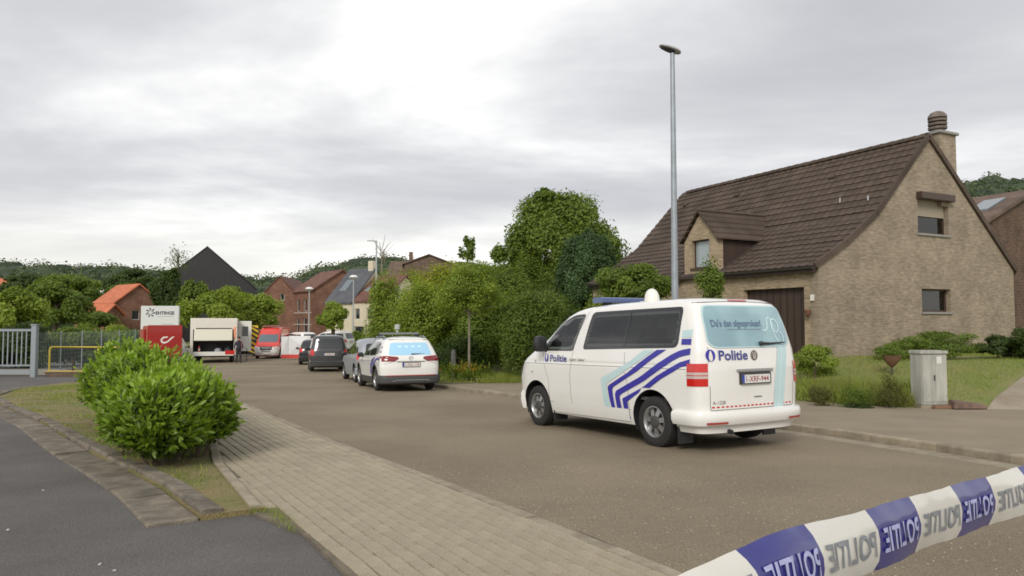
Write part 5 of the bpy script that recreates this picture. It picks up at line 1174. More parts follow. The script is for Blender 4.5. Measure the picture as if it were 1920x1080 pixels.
# dormer roof and cheeks
dmr = hs; zr = dz1+.10; half_w = (dm[1]-dm[0])/2+.14; ze = dz0-.02
def roof_x(z): # x on the road slope at height z
    return float(np.interp(z, PRr[:, 1], PRr[:, 0]))
for sg in (-1, 1):
    k = MB(); n = 5; sl2 = math.hypot(half_w, zr-ze)
    for i in range(n):
        a0_, a1_ = i/n, (i+1)/n; y0_ = dmc+sg*half_w*a0_; y1_ = dmc+sg*half_w*a1_*1.02; z0_ = zr-(zr-ze)*a0_; z1_ = zr-(zr-ze)*a1_
        xa, xb = roof_x(z0_)+.05, roof_x(z1_)+.05
        k.add([(-.12, y0_, z0_+.02), (xa, y0_, z0_+.02), (xb, y1_, z1_+.05), (-.12, y1_, z1_+.05), (-.12, y0_, z0_-.03), (xa, y0_, z0_-.03), (xb, y1_, z1_), (-.12, y1_, z1_)], [(0, 1, 2, 3), (4, 7, 6, 5), (0, 3, 7, 4), (3, 2, 6, 7), (0, 4, 5, 1)])
    k.build('dormer_roof', M_TILE, hs)
    yw = dm[0]+.06 if sg < 0 else dm[1]-.06
    MB().add([(.28, yw, 2.6), (.28, yw, ze), (roof_x(ze)+.1, yw, ze), (.28, yw+.04*sg, 2.6), (.28, yw+.04*sg, ze), (roof_x(ze)+.1, yw+.04*sg, ze)], [(0, 1, 2), (3, 5, 4), (0, 3, 4, 1), (1, 4, 5, 2), (0, 2, 5, 3)]).build('dormer_cheek', M_WOODD, hs)
MB().tube([(-.13, dmc, zr+.04), (roof_x(zr)+.05, dmc, zr+.05)], .06, 8).build('dormer_ridge', M_TILE, hs)
M_LEAD = mat('pale flashing', (.42, .42, .42), .5)
zr2 = ze; k = MB(); yv = dm[0]-.16
k.obox((roof_x(zr-.05)+.02, dmc-half_w*.98*1.0, (zr+ze)/2+.16), (.05, .05, (zr-ze)*.75), Matrix.Rotation(R(10), 3, 'Y')); k.build('flashing', M_LEAD, hs)
for (px, py, l_, a_) in ((1443, 420, .32, 0), (1592, 404, .3, 0)):
    s_ = fs(px)*.93; zz = fz(px, py)+.9; 
    o = tile_M(roof_x(zz), min(max(s_, .6), LEN-1), zz+.05, .75); MB().obox((0, 0, .05), (.035, l_, .012), Matrix.Rotation(R(28), 3, 'Z')).build('snow_hook', M_LEAD, hs).matrix_local = o
for s_, zz in ((2.9, 6.1), (7.6, 6.2), (10.8, 6.25)):
    MB().box(-.12, .12, -.1, .1, .02, .10).build('roof_vent', M_TILE, hs, bevel=.02).matrix_local = tile_M(roof_x(zz), s_, zz, .78)
MB().box(-.06, -.003, .16, .26, 1.62, 1.80).build('wall_lamp', M_WHITE2, hs)
wp = hs.matrix_basis@Vector((-.12, .28, 1.22)); MB().lathe([(.02, -.12), (.07, -.07), (.09, .02), (.10, .08), (.08, .08), (.05, .03)], n=14).build('wall_pot', mat('wall pot clay', (.16, .07, .045), .8), hs, smooth=True, loc=(-.15, .28, 1.28))

# ------------------------------------------------------------------ simple houses further off
def far_house(name, label, base, rot, W, D, eave, ridge, wm, rm, wins=(), side_wins=(), chimney=None, group=None, cat='house', over=.25, skyl=(), sink=2.5, bands=None):
    """front wall W wide along local x at y=0, depth D; ridge runs along x when gable ends are at x=0 and x=W"""
    t = thing(name, label, cat, base, rotz=rot, group=group)
    Mfr = frame_m((0, 0, 0), (1, 0, 0), (0, 0, 1)); hol = [[(a, c), (b, c), (b, d), (a, d)] for a, b, c, d in wins]
    wall_solid('wall', wm, t, [(0, -sink), (W, -sink), (W, eave), (0, eave)], hol, Mfr, .25)
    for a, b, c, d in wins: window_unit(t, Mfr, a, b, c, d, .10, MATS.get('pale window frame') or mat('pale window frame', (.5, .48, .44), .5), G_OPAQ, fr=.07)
    for x, nm in ((0, 0), (W, 1)):
        Mx = frame_m((x, .252 if 1 else 0, 0), (0, 1, 0), (0, 0, 1)); hs_ = [[(a, c), (b, c), (b, d), (a, d)] for s_, a, b, c, d in side_wins if s_ == nm]
        wall_solid('gable_wall', wm, t, [(0, -sink), (D-.25, -sink), (D-.25, eave), (D/2-.25, ridge-.05), (0, eave+.1)], hs_, Mx, .25 if nm else -.25)
        for s_, a, b, c, d in side_wins:
            if s_ == nm:
                Mq = frame_m((x, .252, 0), (0, 1, 0), (0, 0, 1)) if nm else frame_m((x, .252, 0), (0, -1, 0), (0, 0, 1))
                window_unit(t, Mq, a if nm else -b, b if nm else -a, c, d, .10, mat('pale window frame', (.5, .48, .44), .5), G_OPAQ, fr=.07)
    MB().box(0.26, W-.26, D-.25, D, -sink, eave).build('rear_wall', wm, t)
    k = MB(); o_ = over; s_ = (ridge-eave)/(D/2)
    k.add([(-o_, -o_, eave-o_*s_), (W+o_, -o_, eave-o_*s_), (W+o_, D/2, ridge), (-o_, D/2, ridge), (-o_, D+o_, eave-o_*s_), (W+o_, D+o_, eave-o_*s_)] + [(-o_, -o_, eave-o_*s_+.16), (W+o_, -o_, eave-o_*s_+.16), (W+o_, D/2, ridge+.16), (-o_, D/2, ridge+.16), (-o_, D+o_, eave-o_*s_+.16), (W+o_, D+o_, eave-o_*s_+.16)],
          [(6, 7, 8, 9), (9, 8, 11, 10), (0, 3, 2, 1), (3, 4, 5, 2), (0, 1, 7, 6), (4, 10, 11, 5), (0, 6, 9, 3), (3, 9, 10, 4), (1, 2, 8, 7), (2, 5, 11, 8)])
    rf = k.build('roof', rm, t)
    if chimney:
        cx, cy, ch = chimney; MB().box(cx-.35, cx+.35, cy-.3, cy+.3, ridge-1.2, ridge+ch).build('chimney', wm, rf)
    for sx, w_, fr0, fr1 in skyl:
        y0_, y1_ = D/2*fr0, D/2*fr1; z0_, z1_ = eave+(ridge-eave)*fr0, eave+(ridge-eave)*fr1
        MB().add([(sx, y0_, z0_+.24), (sx+w_, y0_, z0_+.24), (sx+w_, y1_, z1_+.24), (sx, y1_, z1_+.24), (sx, y0_, z0_+.1), (sx+w_, y0_, z0_+.1), (sx+w_, y1_, z1_+.1), (sx, y1_, z1_+.1)], [(0, 1, 2, 3), (0, 4, 5, 1), (1, 5, 6, 2), (2, 6, 7, 3), (3, 7, 4, 0)]).build('skylight', mat('skylight pane', (.14, .17, .19), .1, coat=.6), rf)
    if bands:
        for z_ in bands: MB().box(-.02, W+.02, -.03, -.003, z_, z_+.12).build('stone_band', mat('pale stone band', (.42, .36, .30), .8), t)
    return t
R_RED = mat('red brown roof', (.150, .070, .048), .8, var=.25, scale=1.2, bump=.3, bscale=12, stretch=(1, 1, 4), fine=.15)
R_ORG = mat('orange roof', (.50, .150, .070), .8, var=.22, scale=1.5, bump=.3, bscale=10, fine=.12)
R_SLATE = mat('grey slate roof', (.085, .088, .098), .6, var=.2, scale=1.5, fine=.12)
R_BRN = mat('brown far roof', (.13, .085, .062), .8, var=.3, scale=1.2, fine=.12)
R_BLK = mat('black barn sheeting', (.028, .026, .028), .6, var=.25, scale=2, stretch=(3, 3, .2))
W_CRM = mat('cream render', (.60, .53, .40), .85, var=.08, scale=1.5)
# neighbour with skylight, partly hidden by the brick house
far_house('neighbour_house', 'dark brown brick house with a skylight, half hidden beyond the tan brick gable', (13.7, 38.8, HOUSE_Z), R(-62.7), 10, 12, 4.3, 6.9, B_BRN, R_BRN, skyl=[(8.5, .95, .58, .82)], over=.2)
far_house('terraced_house', 'red brick house with a plain pointed gable, next to the taller one with narrow windows', (-24.9, 86, -1.9), R(94), 11, 5.2, 6.0, 8.7, B_RED, R_RED, over=.12, sink=1.5, side_wins=[(0, 1.8, 2.3, 5.9, 6.7)])
far_house('terraced_house', 'tall red brick house with narrow windows, pale stone bands and a blank side gable', (-26.4, 86.7, -1.9), R(-51.5), 6.0, 7.4, 6.9, 9.3, B_RED, R_RED, over=.2, sink=1.5,
          wins=[(.15, .95, 1.4, 3.8), (1.7, 2.55, 1.4, 3.8), (3.7, 4.9, .4, 3.8), (1.75, 2.6, 4.6, 6.0), (3.85, 4.7, 4.6, 6.0)], bands=(4.35, 3.0))
far_house('cream_house', 'cream rendered house with grey slate roof and a sloping skylight', (-19.4, 76, -1.8), R(-35), 3.7, 6.6, 5.3, 8.8, W_CRM, R_SLATE, over=.2, wins=[(1.0, 1.6, 3.5, 4.6), (2.5, 3.1, 3.5, 4.6), (1.0, 1.6, 1.0, 2.4)], skyl=[(.8, 1.0, .30, .62)], chimney=(3.3, 3.3, .9))
far_house('cream_house', 'cream house with red tiled roof, joined to the slate roofed one', (-16.35, 73.9, -1.8), R(-35), 4.4, 6.6, 5.3, 7.9, W_CRM, R_RED, over=.15, wins=[(.5, 1.2, 3.5, 4.6), (2.2, 3.0, 3.5, 4.6), (.4, 1.8, .2, 2.8)], skyl=[(.6, .6, .35, .5)])
far_house('barn', 'big black gabled barn rising over the trees', (-42.6, 121, -1.9), R(114), 7, 15.5, 8.8, 15.6, R_BLK, R_BLK, over=.1, cat='barn')
far_house('orange_roofed_house', 'brick house with an orange tiled roof, beyond the company sign', (-50.0, 86.8, -1.9), R(-40), 6, 5.2, 5.6, 7.7, B_RED, R_ORG, over=.25, wins=[(2, 3, 3.6, 4.8)], side_wins=[(1, 1.6, 2.5, 3.6, 4.7), (1, .8, 2.4, .6, 2.6)])
far_house('orange_roofed_house', 'low annex with an orange roof, attached before the brick house', (-48.6, 80.6, -1.9), R(-14), 4.0, 2.6, 4.2, 5.2, B_RED, R_ORG, over=.25)
far_house('orange_roofed_house', 'orange roof above the trees at the very edge of the view', (-76, 100, -1.9), R(0), 7.5, 6, 8.0, 9.4, B_RED, R_ORG, over=.3)
far_house('white_building', 'small flat white building in the trees on the hillside', (-82.2, 140, -1.9), R(0), 4.6, 4, 9.6, 10.0, mat('white render', (.68, .68, .64), .8), R_BLK, over=.05, cat='building', sink=.5, wins=[(.5, 1.2, 8.2, 9.2), (1.9, 2.7, 8.2, 9.2), (3.3, 4.0, 8.2, 9.2)])
far_house('hillside_house', 'brown roofed house with chimney above the yellow green bushes', (-19.0, 110, 4.2), R(-8), 5.8, 6, 4.4, 6.6, B_RED, R_BRN, over=.3, sink=9, chimney=(4.9, 2.5, -.2), skyl=[(3.2, 1.1, .35, .7)])
far_house('hillside_house', 'low gabled brown house on the hill above the bushes', (-8.9, 110, 4.2), R(98), 8, 7.4, 6.0, 7.4, R_BRN, R_BRN, over=.3, sink=9, chimney=(1.0, 6.4, .5))
# ------------------------------------------------------------------ street furniture
# tall lamp post behind the van
lx, ly = 1266, 15.6
lp = at(1265.5, 700, 16.4); lz = .1+float(G(16.4))
lt = thing('street_lamp', 'tall grey street lamp post rising behind the police van', 'street lamp', (lp[0]+.02, 16.4, lz)); top = at(1262, 100, 16.4)[2]-lz
MB().tube([(0, 0, -.2), (0, 0, .8), (0, 0, 1.0), (0, 0, top)], [.095, .095, .085, .052], 16).build('pole', M_GALV, lt, smooth=True)
MB().box(-.055, .055, -.098, -.07, .45, .85).build('service_door', M_DGREYP, lt, bevel=.01)
M = Matrix.Rotation(R(20), 4, 'Y'); hd = MB(); rs = []
for t, w, h in ((-.34, .05, .02), (-.30, .10, .045), (-.15, .15, .07), (.02, .16, .075), (.14, .11, .06), (.18, .04, .03)):
    rs.append([Vector((t, math.cos(a)*w, math.sin(a)*h*(1 if math.sin(a) > 0 else .35))) for a in np.linspace(0, 2*PI, 17)[:-1]])
hd.rings([[M@p for p in r] for r in rs]); h_ = hd.build('lamp_head', mat('lamp head grey', (.33, .33, .31), .5), lt, smooth=True, loc=(.02, 0, top+.06))
MB().rings([[M@Vector((t, math.cos(a)*w, -.028)) for a in np.linspace(0, 2*PI, 17)[:-1]] for t, w in ((-.28, .07), (-.12, .12), (.03, .12))]).build('lamp_glass', mat('lamp glass', (.10, .10, .16), .2, coat=.5), h_)
def lamp(name, label, px, ptop, Y, r, style, zb=None, arm=-.9, group='street lamps down the road'):
    a = at(px, ptop, Y); zb = float(G(Y)) if zb is None else zb; t = thing(name, label, 'street lamp', (a[0], Y, zb), group=group); h = a[2]-zb
    MB().tube([(0, 0, -.2), (0, 0, h*.9), (0, 0, h)], [r*1.3, r*.8, r*.8], 8).build('pole', mat('pale lamp metal', (.42, .44, .45), .4, metal=.3), t, smooth=True)
    if style == 'arm': MB().obox((arm*.45, 0, h+.02), (abs(arm), .25, .09), Matrix.Rotation(R(3), 3, 'Y')).build('lamp_head', MATS['pale lamp metal'], t, bevel=.03)
    else: MB().lathe([(.05, -.12), (.28, -.05), (.42, .06), (.40, .14), (.2, .26), (.001, .28)], c=(0, 0, h), n=16).build('lamp_head', mat('white lamp shade', (.72, .72, .72), .4), t, smooth=True)
lamp('street_lamp', 'slim street lamp with a side arm head above the bushes', 706, 452, 66, .09, 'arm')
lamp('street_lamp', 'street lamp with a round pale shade before the cream house', 663, 521, 70, .07, 'round')
lamp('street_lamp', 'street lamp with a round pale shade before the tall red brick house', 580, 543, 74, .07, 'round')
# utility cabinet
a = at(1743, 753, 14.9); b = at(1743, 657, 14.9); cz = a[2]-.05
t = thing('utility_cabinet', 'weathered grey utility cabinet standing on the lawn edge', 'cabinet', (a[0], 14.9, cz), rotz=.12); hh = b[2]-cz
MC = mat('grey cabinet', (.44, .43, .38), .7, c2=(.30, .30, .265), scale=2.2, bump=.15, bscale=40, stretch=(2.5, 2.5, .5))
MB().box(-.285, .285, -.16, .18, .0, hh-.07).build('body', MC, t, bevel=.012); MB().box(-.305, .305, -.185, .2, hh-.068, hh).build('lid', MC, t, bevel=.012)
MB().box(-.265, .012, -.172, -.163, .06, hh-.1).box(.018, .265, -.172, -.163, .06, hh-.1).build('door', MC, t, bevel=.004)
MB().box(.05, .15, -.178, -.1725, hh-.26, hh-.12).build('notice', mat('notice white', (.62, .62, .58), .5), t)
MB().box(-.02, .0, -.19, -.173, hh*.45, hh*.55).build('handle', M_DGREYP, t); MB().box(-.32, .32, -.18, .2, -.4, -.002).build('plinth', M_KERB, t)
# terracotta planter on a slim stand
a = at(1672, 672, 17.6); gz_ = float(terr(a[0], 17.6)); t = thing('planter', 'terracotta bowl with a leafy plant, on a slim stand in the lawn', 'planter', (a[0], 17.6, gz_)); h_ = a[2]-gz_
MB().lathe([(.02, h_-.22), (.09, h_-.16), (.17, h_-.05), (.21, h_+.07), (.19, h_+.07), (.15, h_)], n=20).build('bowl', mat('terracotta', (.17, .085, .05), .8, var=.2, scale=8), t, smooth=True)
MB().tube([(0, 0, -.2), (0, 0, h_-.18)], .02, 8).build('stand', M_DGREYP, t)
P, Nn, tn = crown_cloud((0, 0, h_+.18), (.30, .30, .20), 12, 500, RNG, .4, .5); V, Fq = leaf_quads(P, Nn, .06, .5); fast_mesh('foliage', V, Fq, L_MID, t, tn)
# loose stone slab at the path edge
a = at(1812, 768, 14.6)
t = MB(); t.rings([[(-.36, -.14, 0), (.30, -.16, 0), (.40, .08, 0), (-.30, .16, 0)], [(-.34, -.13, .14), (.28, -.14, .07), (.37, .08, .08), (-.29, .15, .17)]]); o = t.build('stone_slab', mat('brown stone', (.17, .11, .085), .9, var=.3, scale=6, bump=.5), None, bevel=.015); o.location = (a[0], 14.55, float(terr(a[0], 14.7))+.0); props(o, 'flat brown stone slab lying by the utility cabinet', 'stone')
a = at(1765, 762, 14.65); t = MB(); t.rings([[(-.20, -.08, 0), (.16, -.10, 0), (.2, .06, 0), (-.18, .1, 0)], [(-.17, -.07, .07), (.14, -.08, .08), (.17, .05, .08), (-.15, .08, .06)]]); o = t.build('brick_lump', mat('broken brick', (.20, .11, .07), .9, bump=.5), None, bevel=.012); o.location = (a[0], 14.62, float(terr(a[0], 14.7))-.0); props(o, 'small reddish lump of masonry at the foot of the utility cabinet', 'stone')
# grey bollard stone by the SUV
a = at(840, 700, 26); t = MB().lathe([(.11, -.3), (.10, .55), (.09, .80), (.07, .88), (.001, .9)], n=12); o = t.build('marker_post', mat('grey post stone', (.11, .11, .10), .9, var=.3, scale=6), None, smooth=True); o.location = (a[0]+.1, 27.2, float(G(27))+.3); props(o, 'short grey stone post at the shrubs behind the police SUV', 'post')
# red letterbox
a = at(303, 670, 15.2); t = thing('letterbox', 'red roadside letterbox with a white horn logo, behind the laurel hedge', 'letterbox', (a[0]+.05, 15.2, float(G(15.2))), rotz=R(39)); zt = at(303, 611, 15.2)[2]-float(G(15.2)); MR = mat('letterbox red', (.36, .012, .010), .35, coat=.4, var=.06, scale=1.5)
MB().box(-.33, .33, -.02, .42, zt-.66, zt-.0).build('body', MR, t, bevel=.015)
MB().box(-.335, .335, -.06, -.022, zt-.665, zt+.015).build('front_panel', MR, t, bevel=.008)
MB().box(-.39, -.34, .05, .40, zt-.74, zt-.07).build('side_cover', MR, t, bevel=.008)
MB().box(-.345, -.332, -.03, .02, zt-.64, zt-.03).build('edge_strip', mat('pale red edge', (.45, .16, .10), .5), t)
MB().box(-.2, -.12, .1, .3, 0, zt-.66).box(.12, .2, .1, .3, 0, zt-.66).build('leg', MR, t)
Ml = frame_m((0.04, -.062, zt-.31), (1, 0, 0), (0, 0, 1)); A_ = [(-.135, .02), (-.11, -.045), (-.05, -.062), (.02, -.03), (.08, .03), (.145, .085)]; B_ = [(-.10, .02), (-.085, -.012), (-.045, -.025), (.01, 0), (.055, .05), (.10, .085)]
strip(A_, B_, box_proj(Ml), 16, 1).build('horn_logo', mat('logo white', (.8, .74, .70), .5), t); strip([(-.10, .02), (-.06, .055), (-.01, .06), (.0, .062)], [(-.135, .02), (-.085, .085), (-.01, .09), (.02, .09)], box_proj(Ml), 8, 1).build('horn_logo', MATS['logo white'], t)
# company sign
a = at(298, 660, 24); zg = float(G(24)); t = thing('company_sign', 'tall white company sign with a dark star emblem, behind the letterbox', 'sign', (a[0], 24, zg), rotz=R(3)); z1 = at(298, 573.5, 24)[2]-zg
MB().box(-.615, .615, 0, .10, .15, z1).build('panel', mat('sign panel', (.58, .60, .58), .4), t, bevel=.01); MB().box(-.45, -.35, .02, .08, -.3, .15).box(.35, .45, .02, .08, -.3, .15).build('post', M_GALV, t)
Ms = frame_m((0, -.004, z1), (1, 0, 0), (0, 0, 1)); MI = mat('sign ink', (.06, .065, .085), .5)
flat_text('sign_lettering', 'EHTINGE', .145, frame_m((.17, -.004, z1-.285), (1, 0, 0), (0, 0, 1)), MI, t, width=.60, bold=.006)
flat_text('sign_small_lettering', 'technology', .05, frame_m((.20, -.004, z1-.35), (1, 0, 0), (0, 0, 1)), mat('sign ink pale', (.25, .27, .28), .5), t, width=.46) if False else None
MB().rings([[Ms@Vector((-.09+.0, -.345, 0)), Ms@Vector((.46, -.345, 0))], [Ms@Vector((-.09, -.355, 0)), Ms@Vector((.46, -.355, 0))]], closed=False, cap=False).build('sign_rule', mat('sign ink pale', (.25, .27, .28), .5), t)
MB().rings([[Ms@Vector((.06, -.60, 0)), Ms@Vector((.44, -.60, 0))], [Ms@Vector((.06, -.612, 0)), Ms@Vector((.44, -.612, 0))]], closed=False, cap=False).build('sign_rule', MATS['sign ink pale'], t)
k = MB(); c_ = (-.30, -.22)
for i in range(7):
    aa = 2*PI*i/7+.4; p0 = Vector((c_[0]+.03*math.cos(aa), c_[1]+.03*math.sin(aa), 0)); d_ = Vector((math.cos(aa+.5), math.sin(aa+.5), 0)); n_ = Vector((-d_.y, d_.x, 0)); k.add([Ms@(p0-n_*.02), Ms@(p0+d_*.11+n_*.035), Ms@(p0+d_*.14-n_*.01), Ms@(p0+d_*.06-n_*.03)], [(0, 1, 2, 3)])
k.build('star_emblem', MI, t)
# grey gate at the yard
ga = at(63, 711, 30.6); zg = float(G(30.6)); t = thing('yard_gate', 'grey steel bar gate at the yard entrance', 'gate', (ga[0], 30.6, zg), rotz=R(2)); z1 = at(62, 610, 30.6)[2]-zg; zb_ = at(40, 700, 30.6)[2]-zg
MG = mat('gate grey', (.27, .30, .32), .5, metal=.2); MB().box(-.11, .11, -.1, .1, -.1, z1).build('gate_post', MG, t, bevel=.015); MB().box(-.13, .13, -.12, .12, z1, z1+.05).build('post_cap', MG, t)
MB().box(-6, -.14, -.04, .04, z1-.25, z1-.15).build('top_rail', MG, t); MB().box(-6, -.14, -.05, .05, zb_-.02, zb_+.14).build('bottom_rail', MG, t); MB().box(-6, -.14, -.04, .04, zb_+.30, zb_+.36).build('lower_rail', MG, t)
for i in range(30): MB().box(-.36-i*.19, -.32-i*.19, -.02, .02, zb_+.36, z1-.25).build('bar', MG, t)
# mesh fence beyond
fa = at(68, 700, 33); fb = at(280, 675, 44)
for nm_ in (0,):
    t = thing('mesh_fence', 'thin grey wire mesh fence with slim posts behind the yellow rail', 'fence', (fa[0], 33, float(G(33))), rotz=math.atan2(fb[1]-33, fb[0]-fa[0])); Lf_ = math.hypot(fb[1]-33, fb[0]-fa[0]); hf = 1.95
    nP = 7
    for i in range(nP): MB().tube([(Lf_*i/(nP-1), 0, -.4), (Lf_*i/(nP-1), 0, hf)], .03, 6).build('fence_post', MG, t)
    k = MB()
    for i in range(int(Lf_/.12)): k.box(i*.12-.004, i*.12+.004, -.004, .004, .02, hf-.05)
    for i in range(10): k.box(0, Lf_, -.008, -.004, .05+i*.2, .06+i*.2)
    o = k.build('wire_mesh', mat('fence wire', (.20, .24, .24), .5, metal=.3), t); o['kind'] = 'stuff'
# yellow guard rail and yellow-edged loading kerb
ya = at(93, 672, 32.2); zr_ = float(G(32)); t = thing('guard_rail', 'yellow tube guard rail in front of the mesh fence', 'rail', (ya[0], 32.2, zr_)); h1 = at(93, 651, 32.2)[2]-zr_
MY = mat('rail yellow', (.60, .46, .06), .5); MB().tube([(0, 0, -.2), (0, 0, h1-.1), (.03, 0, h1-.03), (.1, 0, h1), (4.2, 0, h1)], .04, 8).build('top_tube', MY, t, smooth=True); MB().tube([(2.15, 0, -.2), (2.15, 0, h1)], .04, 8).build('upright', MY, t, smooth=True)
MB().tube([(4.2, 0, -.2), (4.2, 0, h1)], .04, 8).build('upright', MY, t, smooth=True)
ka = at(84, 709, 30.8); t = thing('loading_kerb', 'low brown block kerb with a yellow painted top by the gate', 'kerb', (ka[0], 30.8, float(G(30.8)))); MB().box(0, 3.4, 0, 2.2, -.1, .22).build('kerb_block', mat('brown kerb block', (.12, .085, .06), .9, var=.3, scale=5, bump=.4), t); MB().box(-.01, 3.41, -.01, .45, .221, .25).build('yellow_edge', mat('faded yellow', (.50, .37, .09), .7, var=.25, scale=4), t)
MB().tube([(1.05, .2, .2), (1.05, .2, .75)], .035, 8).build('kerb_stake', M_WOODD, t)
# yard slab behind the gate
sheet('yard', mat('yard concrete', (.27, .235, .18), .9, var=.15, scale=.6, bump=.3), [(-45, 32), (-17.6, 32), (-15.5, 34.4), (-20, 38.5), (-45, 38.5)], .03, 2.0)

# ------------------------------------------------------------------ person by the truck
def person():
    p0 = at(447, 681, 49.3); r = thing('person', 'person in dark uniform standing by the open side door of the box truck', 'person', (p0[0], 49.3, float(G(49.3))+.01), rotz=R(35))
    J = dict(pel=((0, 0, .96), .15), sp=((0, .01, 1.15), .145), ch=((0, .0, 1.36), .165), nk=((0, .0, 1.50), .062), hd0=((0, -.01, 1.58), .075), hd=((0, -.02, 1.68), .10), ht=((0, -.01, 1.77), .06),
             sl=((.17, 0, 1.43), .075), el=((.26, .02, 1.16), .052), wl=((.20, -.16, .97), .036), hl=((.17, -.22, .93), .035), sr=((-.17, 0, 1.43), .075), er=((-.27, .03, 1.15), .052), wr=((-.24, -.08, .91), .036), hr=((-.23, -.12, .84), .035),
             hpl=((.10, 0, .90), .105), kl=((.12, -.03, .50), .068), al=((.13, .03, .10), .046), fl=((.14, -.13, .045), .04), hpr=((-.10, 0, .90), .105), kr=((-.11, .0, .50), .068), ar=((-.12, .05, .10), .046), fr=((-.14, -.11, .045), .04))
    Eg = [('pel', 'sp'), ('sp', 'ch'), ('ch', 'nk'), ('nk', 'hd0'), ('hd0', 'hd'), ('hd', 'ht'), ('ch', 'sl'), ('sl', 'el'), ('el', 'wl'), ('wl', 'hl'), ('ch', 'sr'), ('sr', 'er'), ('er', 'wr'), ('wr', 'hr'), ('pel', 'hpl'), ('hpl', 'kl'), ('kl', 'al'), ('al', 'fl'), ('pel', 'hpr'), ('hpr', 'kr'), ('kr', 'ar'), ('ar', 'fr')]
    ks = list(J); me = bpy.data.meshes.new('body'); me.from_pydata([J[k_][0] for k_ in ks], [(ks.index(a_), ks.index(b_)) for a_, b_ in Eg], [])
    o = bpy.data.objects.new('body', me); col.objects.link(o); sk = o.modifiers.new('skin', 'SKIN'); o.modifiers.new('sub', 'SUBSURF').levels = 2
    for i, k_ in enumerate(ks): me.skin_vertices[0].data[i].radius = (J[k_][1],)*2
    me.skin_vertices[0].data[0].use_root = True
    dg = bpy.context.evaluated_depsgraph_get(); dg.update(); m2 = bpy.data.meshes.new_from_object(o.evaluated_get(dg)); o.modifiers.clear(); o.data = m2; o.parent = r
    for mm in (mat('dark uniform', (.028, .026, .04), .8), mat('skin', (.42, .24, .17), .6), mat('boot black', (.012, .012, .012), .5)): m2.materials.append(mm)
    for p in m2.polygons:
        c_ = p.center; p.use_smooth = True
        p.material_index = 1 if c_.z > 1.53 or (abs(c_.x) > .14 and c_.z < .98 and c_.y < -.10 and c_.z > .8) else (2 if c_.z < .13 else 0)
    MB().lathe([(.105, 1.70), (.112, 1.74), (.10, 1.80), (.05, 1.835), (.001, 1.84)], c=(0, -.005, 0), n=16).build('hair', mat('dark hair', (.03, .02, .015), .8), r, smooth=True)
    MB().lathe([(.172, 1.0), (.176, 1.06), (.172, 1.08)], n=20).build('belt', M_BLACKP, r, smooth=True)
    for sx in (1, -1):
        for i in range(4):
            b_ = Vector((.17 if sx > 0 else -.23, -.22 if sx > 0 else -.12, .93 if sx > 0 else .84)); MB().tube([b_+Vector((i*.016-.024, 0, -.01)), b_+Vector((i*.017-.026, -.02, -.05)), b_+Vector((i*.017-.026, -.01, -.085+abs(i-1.5)*.008))], [.010, .009, .007], 6).build('finger', MATS['skin'], r, smooth=True)
        MB().tube([b_+Vector((-sx*.03, -.01, .0)), b_+Vector((-sx*.055, -.03, -.03)), b_+Vector((-sx*.05, -.035, -.055))], [.011, .010, .008], 6).build('thumb', MATS['skin'], r, smooth=True)
    MB().obox((.17, -.03, 1.28), (.02, .14, .30), Matrix.Identity(3)).build('pink_folder', mat('pink cloth', (.75, .28, .26), .7), r)
person()

